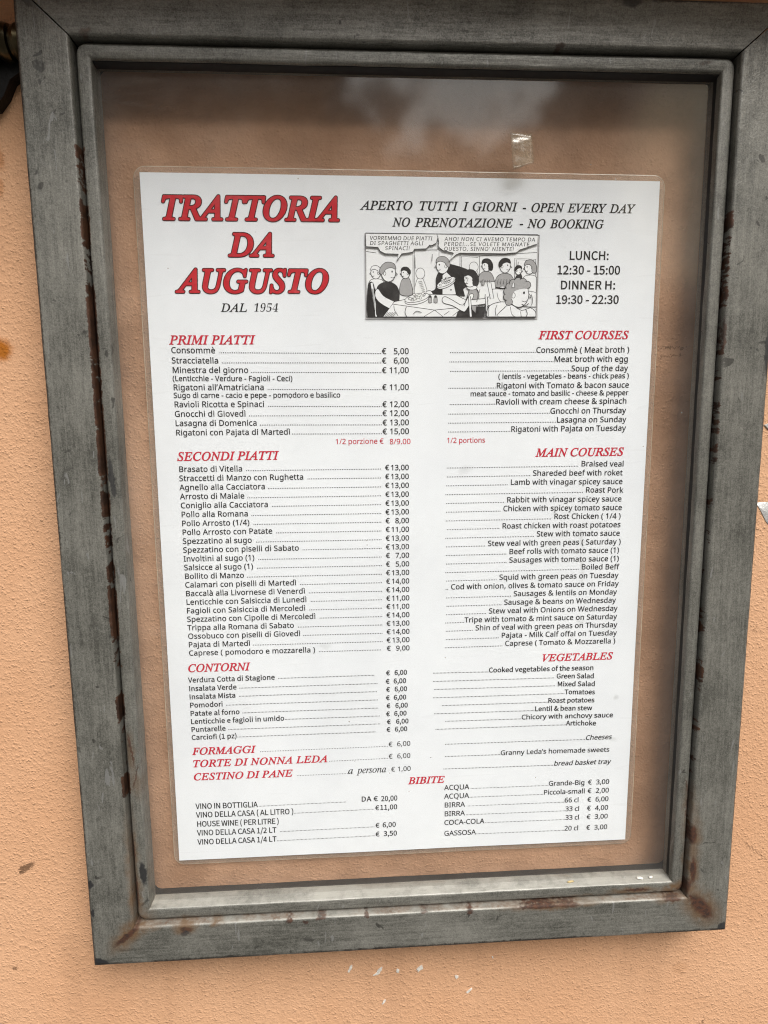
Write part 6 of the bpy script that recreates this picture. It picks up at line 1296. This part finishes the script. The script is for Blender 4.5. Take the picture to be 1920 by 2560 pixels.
# --- the cartoon strip: a busy trattoria with plain made-up guests
PX0, PX1, PY0, PY1 = -22.9, 78.2, 178.8, 132.1
def kk(x, y):
    """drawing units of the panel (0..1000 across, 0..460 down) to millimetres"""
    return (lerp(PX0, PX1, x / 1000.0), lerp(PY0, PY1, y / 460.0))
layer = [0]
def nxt():
    layer[0] += 1
    return 0.004 * layer[0]
def pbow(x, y):
    u, v = (x - PX0) / (PX1 - PX0), (y - PY0) / (PY1 - PY0)
    return lerp(lerp(bow(PX0, PY0), bow(PX1, PY0), u), lerp(bow(PX0, PY1), bow(PX1, PY1), u), v) + 0.20
def stroke(pts, wd=3.2, closed=False):
    wd *= 1.2
    n = len(pts)
    V, F = [], []
    for i in range(n):
        a = pts[(i - 1) % n] if closed or i > 0 else pts[i]
        c = pts[(i + 1) % n] if closed or i < n - 1 else pts[i]
        dx, dy = c[0] - a[0], c[1] - a[1]
        l = math.hypot(dx, dy) or 1.0
        nx, ny = -dy / l * wd / 2, dx / l * wd / 2
        V += [(pts[i][0] + nx, pts[i][1] + ny), (pts[i][0] - nx, pts[i][1] - ny)]
    for i in range(n if closed else n - 1):
        j = (i + 1) % n
        F.append((2 * i, 2 * i + 1, 2 * j + 1, 2 * j))
    return [kk(*v) for v in V], F
def inpanel(p):
    return (min(max(p[0], 1.0), 992.0), min(max(p[1], 1.0), 456.0))
def smooth(pts, k=5, closed=True):
    out = []
    n = len(pts)
    rng = range(n if closed else n - 1)
    for i in rng:
        g = lambda j: Vector(pts[j % n]) if closed else Vector(pts[min(max(j, 0), n - 1)])
        p0, p1, p2, p3 = g(i - 1), g(i), g(i + 1), g(i + 2)
        for s in range(k):
            t = s / k
            q = 0.5 * ((2 * p1) + (-p0 + p2) * t + (2 * p0 - 5 * p1 + 4 * p2 - p3) * t * t + (-p0 + 3 * p1 - 3 * p2 + p3) * t ** 3)
            out.append((q.x, q.y))
    if not closed: out.append(tuple(pts[-1]))
    return out
panel = None
class Pic:
    """collects fills and lines with a rising height so later strokes lie on top"""
    def __init__(self): self.d = {}
    def add(self, mt, VF, h):
        V, F = VF
        vs, fs = self.d.setdefault(mt.name, ([], []))
        b = len(vs)
        vs += [(v[0], v[1], h + (v[2] * 0.25 if len(v) > 2 else 0.0)) for v in V]
        fs += [tuple(i + b for i in f) for f in F]
    def shape(self, pts, fill=None, wd=3.2, sm=5, line_m=None):
        q = [inpanel(p) for p in (smooth(pts, sm) if sm else list(pts))]
        h = nxt()
        self.add(fill or M_WHITE, loops_mesh([[[kk(*p) for p in q]]]), h)
        if wd: self.add(line_m or M_BLACK, stroke(q, wd, True), h + 0.002)
    def pen(self, pts, wd=3.0, sm=4):
        q = [inpanel(p) for p in (smooth(pts, sm, False) if sm else list(pts))]
        self.add(M_BLACK, stroke(q, wd), nxt())
    def oval(self, cx, cy, rx, ry, fill=None, wd=3.2, n=20, ang=0):
        self.shape([(cx + rx * math.cos(2 * math.pi * i / n) * math.cos(R(ang)) - ry * math.sin(2 * math.pi * i / n) * math.sin(R(ang)),
                     cy + rx * math.cos(2 * math.pi * i / n) * math.sin(R(ang)) + ry * math.sin(2 * math.pi * i / n) * math.cos(R(ang))) for i in range(n)], fill, wd, 1)
    def build(self, name, parent):
        first = None
        for mn, (vs, fs) in self.d.items():
            me = bpy.data.meshes.new(name)
            me.from_pydata([tuple(P(x, y, INK_H[0] + h + pbow(x, y))) for x, y, h in vs], [], fs)
            o = link(name, me, bpy.data.materials[mn], parent, smooth=False)
        return o
# panel ground and border
sh = ink('comic_panel', [(PX0 - 0.7, PY0 + 0.2), (PX1 + 0.5, PY0 - 0.1), (PX1 + 0.4, PY1 - 0.9), (PX0 - 0.8, PY1 - 0.9)], [(0, 1, 2, 3)], M_SHADE, menu, 0.13)
sh['label'] = 'black and white cartoon of a busy restaurant'
pic = Pic()
pic.shape([(0, 0), (1000, 0), (1000, 460), (0, 460)], M_WHITE, 0, 0)
# back wall: door frames and picture rail
for x0, x1, yt in ((270, 420, 78), (542, 655, 112), (862, 985, 128)):
    pic.pen([(x0, 460), (x0, yt), (x1, yt + 6), (x1, 300)], 2.6, 0)
    pic.pen([(x0 + 9, 460), (x0 + 9, yt + 8), (x1 - 8, yt + 13)], 2.0, 0)
pic.pen([(655, 118), (760, 110), (1000, 96)], 2.2, 0)
pic.pen([(0, 96), (60, 104)], 2.2, 0)

def head(cx, cy, r, face=1, hair=M_BLACK, style='short'):
    """a plain round-headed guest: face = 1 looks right, -1 looks left"""
    pic.oval(cx, cy, r * 0.82, r, None, 3.0)
    pic.oval(cx - face * r * 0.45, cy + r * 0.08, r * 0.16, r * 0.22, None, 2.2, 10)
    if style == 'bob':
        pic.shape([(cx - face * r * 1.05, cy + r * 0.75), (cx - face * r * 1.1, cy - r * 0.3), (cx - face * r * 0.4, cy - r * 1.15), (cx + face * r * 0.6, cy - r * 1.05), (cx + face * r * 0.85, cy - r * 0.35), (cx + face * r * 0.2, cy - r * 0.5), (cx - face * r * 0.35, cy - r * 0.1), (cx - face * r * 0.4, cy + r * 0.7)], hair, 2.6)
    elif style == 'curly':
        for i in range(8):
            a = R(215 - 24 * i)
            pic.oval(cx + face * math.cos(a) * r * 0.98, cy - math.sin(a) * r * 1.02, r * 0.30, r * 0.28, hair, 3.0, 12)
        pic.shape([(cx - face * r * 1.0, cy + r * 0.45), (cx - face * r * 1.05, cy - r * 0.4), (cx - face * r * 0.4, cy - r * 1.08), (cx + face * r * 0.5, cy - r * 1.02), (cx + face * r * 0.78, cy - r * 0.5), (cx + face * r * 0.2, cy - r * 0.42), (cx - face * r * 0.4, cy - r * 0.2), (cx - face * r * 0.62, cy + r * 0.4)], hair, 0)
    else:
        pic.shape([(cx - face * r * 0.92, cy + r * 0.15), (cx - face * r * 0.95, cy - r * 0.5), (cx - face * r * 0.3, cy - r * 1.12), (cx + face * r * 0.6, cy - r * 1.02), (cx + face * r * 0.85, cy - r * 0.4), (cx + face * r * 0.3, cy - r * 0.55), (cx - face * r * 0.3, cy - r * 0.35), (cx - face * r * 0.6, cy + r * 0.1)], hair, 2.4)
    pic.pen([(cx + face * r * 0.82, cy - r * 0.05), (cx + face * r * 1.02, cy + r * 0.2), (cx + face * r * 0.78, cy + r * 0.28)], 2.6)
    pic.oval(cx + face * r * 0.42, cy - r * 0.12, r * 0.07, r * 0.11, M_BLACK, 1.0, 8)
    pic.pen([(cx + face * r * 0.25, cy + r * 0.5), (cx + face * r * 0.5, cy + r * 0.58), (cx + face * r * 0.68, cy + r * 0.48)], 2.4)

# guests at the back
pic.shape([(15, 300), (22, 255), (60, 245), (95, 255), (100, 300)], None, 2.4); head(55, 212, 34, -1, M_WHITE)
pic.shape([(282, 330), (285, 270), (305, 235), (330, 250), (350, 330)], None, 2.2); pic.oval(312, 215, 26, 30, None, 2.2)
pic.shape([(600, 250), (605, 200), (640, 196), (650, 250)], None, 2.2); pic.oval(622, 178, 26, 28, None, 2.2)
pic.shape([(655, 300), (652, 235), (675, 205), (715, 205), (740, 240), (742, 300)], M_GREYINK, 2.6); head(697, 170, 32, -1, M_BLACK, 'bob')
pic.shape([(745, 320), (752, 245), (785, 215), (835, 218), (862, 260), (862, 320)], M_GREYINK, 2.6); head(805, 172, 38, 1)
pic.shape([(905, 330), (912, 240), (945, 222), (985, 228), (999, 262), (999, 330)], None, 2.4); head(950, 180, 36, -1, M_GREYINK, 'bob')
pic.shape([(195, 330), (200, 262), (222, 240), (250, 246), (266, 330)], M_GREYINK, 2.4); head(226, 214, 30, -1, M_BLACK)
pic.shape([(862, 320), (866, 240), (888, 220), (905, 228), (910, 320)], M_BLACK, 2.4); head(884, 196, 24, 1, M_BLACK)
# tables at the back
pic.shape([(640, 262), (745, 258), (752, 300), (735, 380), (600, 392)], None, 2.8, 0)
pic.shape([(735, 300), (860, 296), (1000, 318), (1000, 400), (700, 392)], None, 2.8, 0)
pic.shape([(700, 262), (722, 258), (742, 352), (722, 356)], None, 2.6, 0)
for a in ([(660, 300), (650, 340), (640, 372)], [(760, 320), (768, 352), (790, 380)], [(720, 330), (700, 360)], [(850, 320), (858, 340)]): pic.pen(a, 2.2)
pic.pen([(752, 290), (800, 296), (845, 286)], 5, 3); pic.oval(900, 300, 36, 9, None, 2.4)
# waiter in a dark jacket bending over the table
pic.shape([(430, 192), (470, 165), (520, 172), (590, 196), (640, 236), (610, 268), (560, 300), (555, 330), (430, 334), (388, 348), (352, 336), (362, 318), (400, 300), (404, 240)], M_BLACK, 2.6, 4)
pic.shape([(440, 225), (462, 205), (500, 240), (520, 330), (440, 334)], None, 2.2, 0)
pic.oval(490, 305, 4, 4, M_BLACK, 1, 8)
head(440, 172, 44, -1, M_GREYINK)
pic.shape([(345, 318), (370, 310), (385, 330), (380, 350), (350, 352)], None, 2.6)
pic.shape([(520, 334), (535, 300), (560, 300), (572, 340)], M_BLACK, 2.0, 0)
for k in range(7): pic.pen([(300 + 4 * k, 262 + 9 * k), (322 + 3 * k, 258 + 9 * k)], 1.6, 0)
# dishes heaped with pasta
def dish(cx, cy, rx, ry, ang, seed):
    pic.oval(cx, cy + ry * 0.35, rx, ry, None, 3.0, 24, ang)
    pic.oval(cx, cy, rx, ry * 0.85, None, 2.6, 24, ang)
    r2 = random.Random(seed)
    for i in range(26):
        u, v = r2.uniform(-0.68, 0.68), r2.uniform(-1.25, 0.35)
        if abs(u) + abs(v) * 0.4 < 0.85:
            a, b2 = u * rx, v * ry * 0.75
            pic.oval(cx + a * math.cos(R(ang)) - b2 * math.sin(R(ang)), cy + a * math.sin(R(ang)) + b2 * math.cos(R(ang)), rx * 0.12, rx * 0.09, None, 1.8, 8)
dish(462, 262, 58, 22, -24, 3)
# guest on the left in a black jersey
pic.shape([(6, 460), (8, 300), (28, 262), (48, 300), (60, 460)], M_BLACK, 2.0, 3)
pic.shape([(24, 270), (38, 266), (66, 455), (50, 458)], None, 2.6, 0)
pic.shape([(60, 330), (70, 282), (120, 262), (170, 280), (190, 330), (180, 400), (150, 460), (62, 460)], M_BLACK, 2.6)
pic.shape([(66, 300), (100, 340), (165, 372), (200, 380), (195, 410), (140, 412), (70, 372), (48, 330)], None, 3.0)
head(128, 212, 50, 1, M_GREYINK)
# big table in front
pic.shape([(160, 372), (360, 330), (520, 334), (600, 372), (560, 460), (95, 460)], None, 3.0, 0)
pic.shape([(95, 460), (150, 385), (395, 418), (560, 402), (620, 460)], None, 2.8, 0)
pic.pen([(395, 418), (330, 460)], 2.4, 0); pic.pen([(395, 418), (445, 460)], 2.4, 0)
pic.pen([(158, 392), (162, 420), (182, 450)], 2.6); pic.pen([(540, 420), (500, 450)], 2.4); pic.pen([(480, 425), (450, 445)], 2.2)
dish(292, 350, 72, 26, -12, 8)
for x in (368, 400):
    pic.shape([(x - 10, 376), (x - 8, 346), (x, 336), (x + 8, 346), (x + 10, 376)], M_GREYINK, 2.4, 2)
    pic.oval(x, 344, 7, 6, M_BLACK, 1, 8)
# guest on the right in a grey dress, seen from behind her chair
pic.shape([(560, 460), (582, 360), (598, 305), (625, 292), (652, 320), (650, 380), (640, 460)], M_GREYINK, 3.0)
pic.shape([(520, 460), (560, 400), (600, 402), (640, 460)], M_BLACK, 2.4, 2)
pic.shape([(440, 352), (460, 344), (505, 366), (560, 390), (600, 330), (622, 340), (580, 418), (555, 424), (500, 394), (445, 378)], None, 3.0, 3)
pic.oval(612, 292, 30, 14, None, 2.6)
head(600, 246, 44, -1, M_BLACK, 'bob')
# chair backs
pic.shape([(598, 362), (700, 352), (705, 382), (604, 395)], None, 3.2, 0)
for x in (592, 690):
    pic.shape([(x, 345), (x + 12, 342), (x + 22, 460), (x + 8, 460)], None, 3.0, 0)
pic.shape([(705, 460), (712, 400), (760, 376), (812, 374), (828, 400), (815, 460)], None, 3.2, 4)
# curly-haired guest in front on the right
pic.shape([(770, 460), (800, 410), (840, 385), (905, 420), (960, 405), (999, 440), (999, 460)], None, 3.2, 3)
pic.pen([(840, 400), (848, 440), (870, 458)], 2.6); pic.pen([(900, 425), (905, 458)], 2.4)
head(888, 330, 72, 1, M_GREYINK, 'curly')
pic.pen([(905, 385), (930, 392), (948, 380)], 3)
# more pen work: folds, hatching, chair slats
for x in range(16, 52, 7): pic.pen([(x, 300), (x - 4, 450)], 2.0, 0)
for k in range(6): pic.pen([(520 + 14 * k, 200 + 8 * k), (505 + 14 * k, 250 + 6 * k)], 1.6, 0)
for k in range(5): pic.pen([(665 + 12 * k, 250), (662 + 13 * k, 268)], 2.0, 0)
for k in range(5): pic.pen([(765 + 17 * k, 245), (760 + 18 * k, 275)], 2.0, 0)
for a in ([(640, 372), (648, 330), (640, 300)], [(610, 400), (618, 440), (612, 458)], [(585, 340), (575, 372), (566, 396)], [(100, 300), (118, 330), (112, 352)], [(230, 400), (222, 430), (232, 455)], [(270, 440), (290, 425), (318, 432)],
          [(760, 390), (750, 420), (755, 450)], [(930, 410), (940, 440), (930, 458)], [(690, 330), (688, 352)], [(960, 330), (970, 360), (965, 390)], [(280, 130), (282, 190)], [(380, 110), (378, 150)], [(880, 150), (878, 190)]):
    pic.pen(a, 2.6)
for k in range(9): pic.pen([(640 + 9 * k, 395), (632 + 10 * k, 452)], 1.8, 0)
for k in range(6): pic.pen([(105 + 9 * k, 455), (122 + 10 * k, 430)], 1.8, 0)
pic.shape([(640, 400), (690, 398), (686, 460), (630, 460)], M_BLACK, 2.0, 0)
pic.oval(790, 290, 16, 5, None, 2.2); pic.shape([(846, 292), (849, 268), (858, 268), (861, 292)], None, 2.2, 0); pic.shape([(668, 276), (672, 250), (681, 250), (684, 276)], M_GREYINK, 2.2, 0)
# speech balloons
pic.shape([(0, 0), (405, 0), (412, 22), (404, 50), (378, 64), (365, 62), (345, 82), (278, 84), (268, 100), (248, 104), (205, 110), (176, 150), (186, 112), (110, 110), (80, 96), (70, 76), (0, 72)], M_WHITE, 3.2, 0)
pic.shape([(410, 0), (1000, 0), (1000, 52), (965, 58), (930, 72), (888, 84), (868, 100), (800, 106), (540, 104), (520, 112), (472, 150), (505, 104), (440, 90), (414, 70), (416, 40)], M_WHITE, 3.2, 0)
ls = []
for s, x0, x1, yb in (('VORREMMO DUE PIATTI', 22, 380, 36), ('DI SPAGHETTI AGLI', 22, 328, 63), ('SPINACI!', 108, 250, 90),
                      ('AHO! NON CI AVEMO TEMPO DA', 450, 975, 38), ('PERDE!...SE VOLETE MAGNATE', 446, 942, 65), ('QUESTO, SINNO’ NIENTE!', 446, 852, 91)):
    a, c = kk(x0, yb), kk(x1, yb)
    ls.append(line('S', s, 2.05, a[1], a[0], c[0], shear=0.12)[0])
V, F = loops_mesh(ls, 0.035)
pic.add(M_BLACK, (V, F), nxt())
# border
h = nxt()
bx = stroke([(0, 0), (1000, 4), (992, 458), (-2, 458)], 4.5, True)
pic.add(M_BLACK, bx, h)
pic.build('cartoon_print', sh)

# ------------------------------------------------------------------ small loose things
def tape():
    vs, fs = [], []
    N, M = 10, 14
    q = [(57.9, 230.2), (70.2, 229.4), (71.6, 214.5), (59.6, 211.0)]
    for j in range(M + 1):
        for i in range(N + 1):
            u, v = i / N, j / M
            x = lerp(lerp(q[0][0], q[1][0], u), lerp(q[3][0], q[2][0], u), v)
            y = lerp(lerp(q[0][1], q[1][1], u), lerp(q[3][1], q[2][1], u), v)
            x += 0.5 * nz(x / 3.0, y / 3.0, 1) * (i in (0, N)); y += 0.8 * nz(x / 2.5, y / 2.5, 5) * (j in (0, M))
            h = 9.9 - 0.35 * (0.5 + 0.5 * nz(x / 3.5, y / 3.0, 2)) - 0.55 * math.exp(-((v - 0.14 + 0.12 * u) / 0.05) ** 2)
            vs.append(P(x, y, h))
    for j in range(M):
        for i in range(N):
            a = j * (N + 1) + i
            fs.append((a, a + 1, a + N + 2, a + N + 1))
    me = mesh('tape_scrap', vs, fs)
    bm = bmesh.new(); bm.from_mesh(me)
    g = bmesh.ops.solidify(bm, geom=bm.faces[:], thickness=0.06 * MM)
    bm.to_mesh(me); bm.free()
    return me
o = link('tape_scrap', tape(), M_TAPE, None, sharp=None)
tag(o, 'wrinkled scrap of old clear tape on the glass above the menu', 'tape')

def flake(x, y, rx, ry, hgt, ang, mt, label, seed):
    """a crumb lying on the ledge of the door below the glass"""
    rr = random.Random(seed)
    bm = bmesh.new()
    bmesh.ops.create_icosphere(bm, subdivisions=2, radius=1.0)
    for v in bm.verts:
        k = 1 + rr.uniform(-0.25, 0.25)
        v.co = P(x, y, hgt) + Vector((v.co.x * rx * k, v.co.y * ry * k, v.co.z * 0.45 * k)) * MM
    bmesh.ops.rotate(bm, verts=bm.verts, cent=P(x, y, hgt), matrix=Matrix.Rotation(R(ang), 3, 'Z'))
    me = bpy.data.meshes.new('paint_flake'); bm.to_mesh(me); bm.free()
    o = link('paint_flake', me, mt, None, sharp=None)
    tag(o, label, 'flake', 'paint flakes on the ledge below the glass')
M_STRAW = mat_simple('straw', (0.55, 0.42, 0.20), 0.8)
flake(104.6, -226.2, 2.4, 0.8, 16.5, 8, M_STRAW, 'straw-coloured sliver lying on the ledge below the glass', 1)
flake(151.0, -226.1, 2.2, 1.3, 16.6, -10, M_CHIP, 'larger pale flake on the ledge near the rusty corner', 2)
flake(158.6, -226.1, 1.4, 0.9, 16.4, 20, M_CHIP, 'smaller pale flake beside the larger one, nearest the rusty corner', 3)
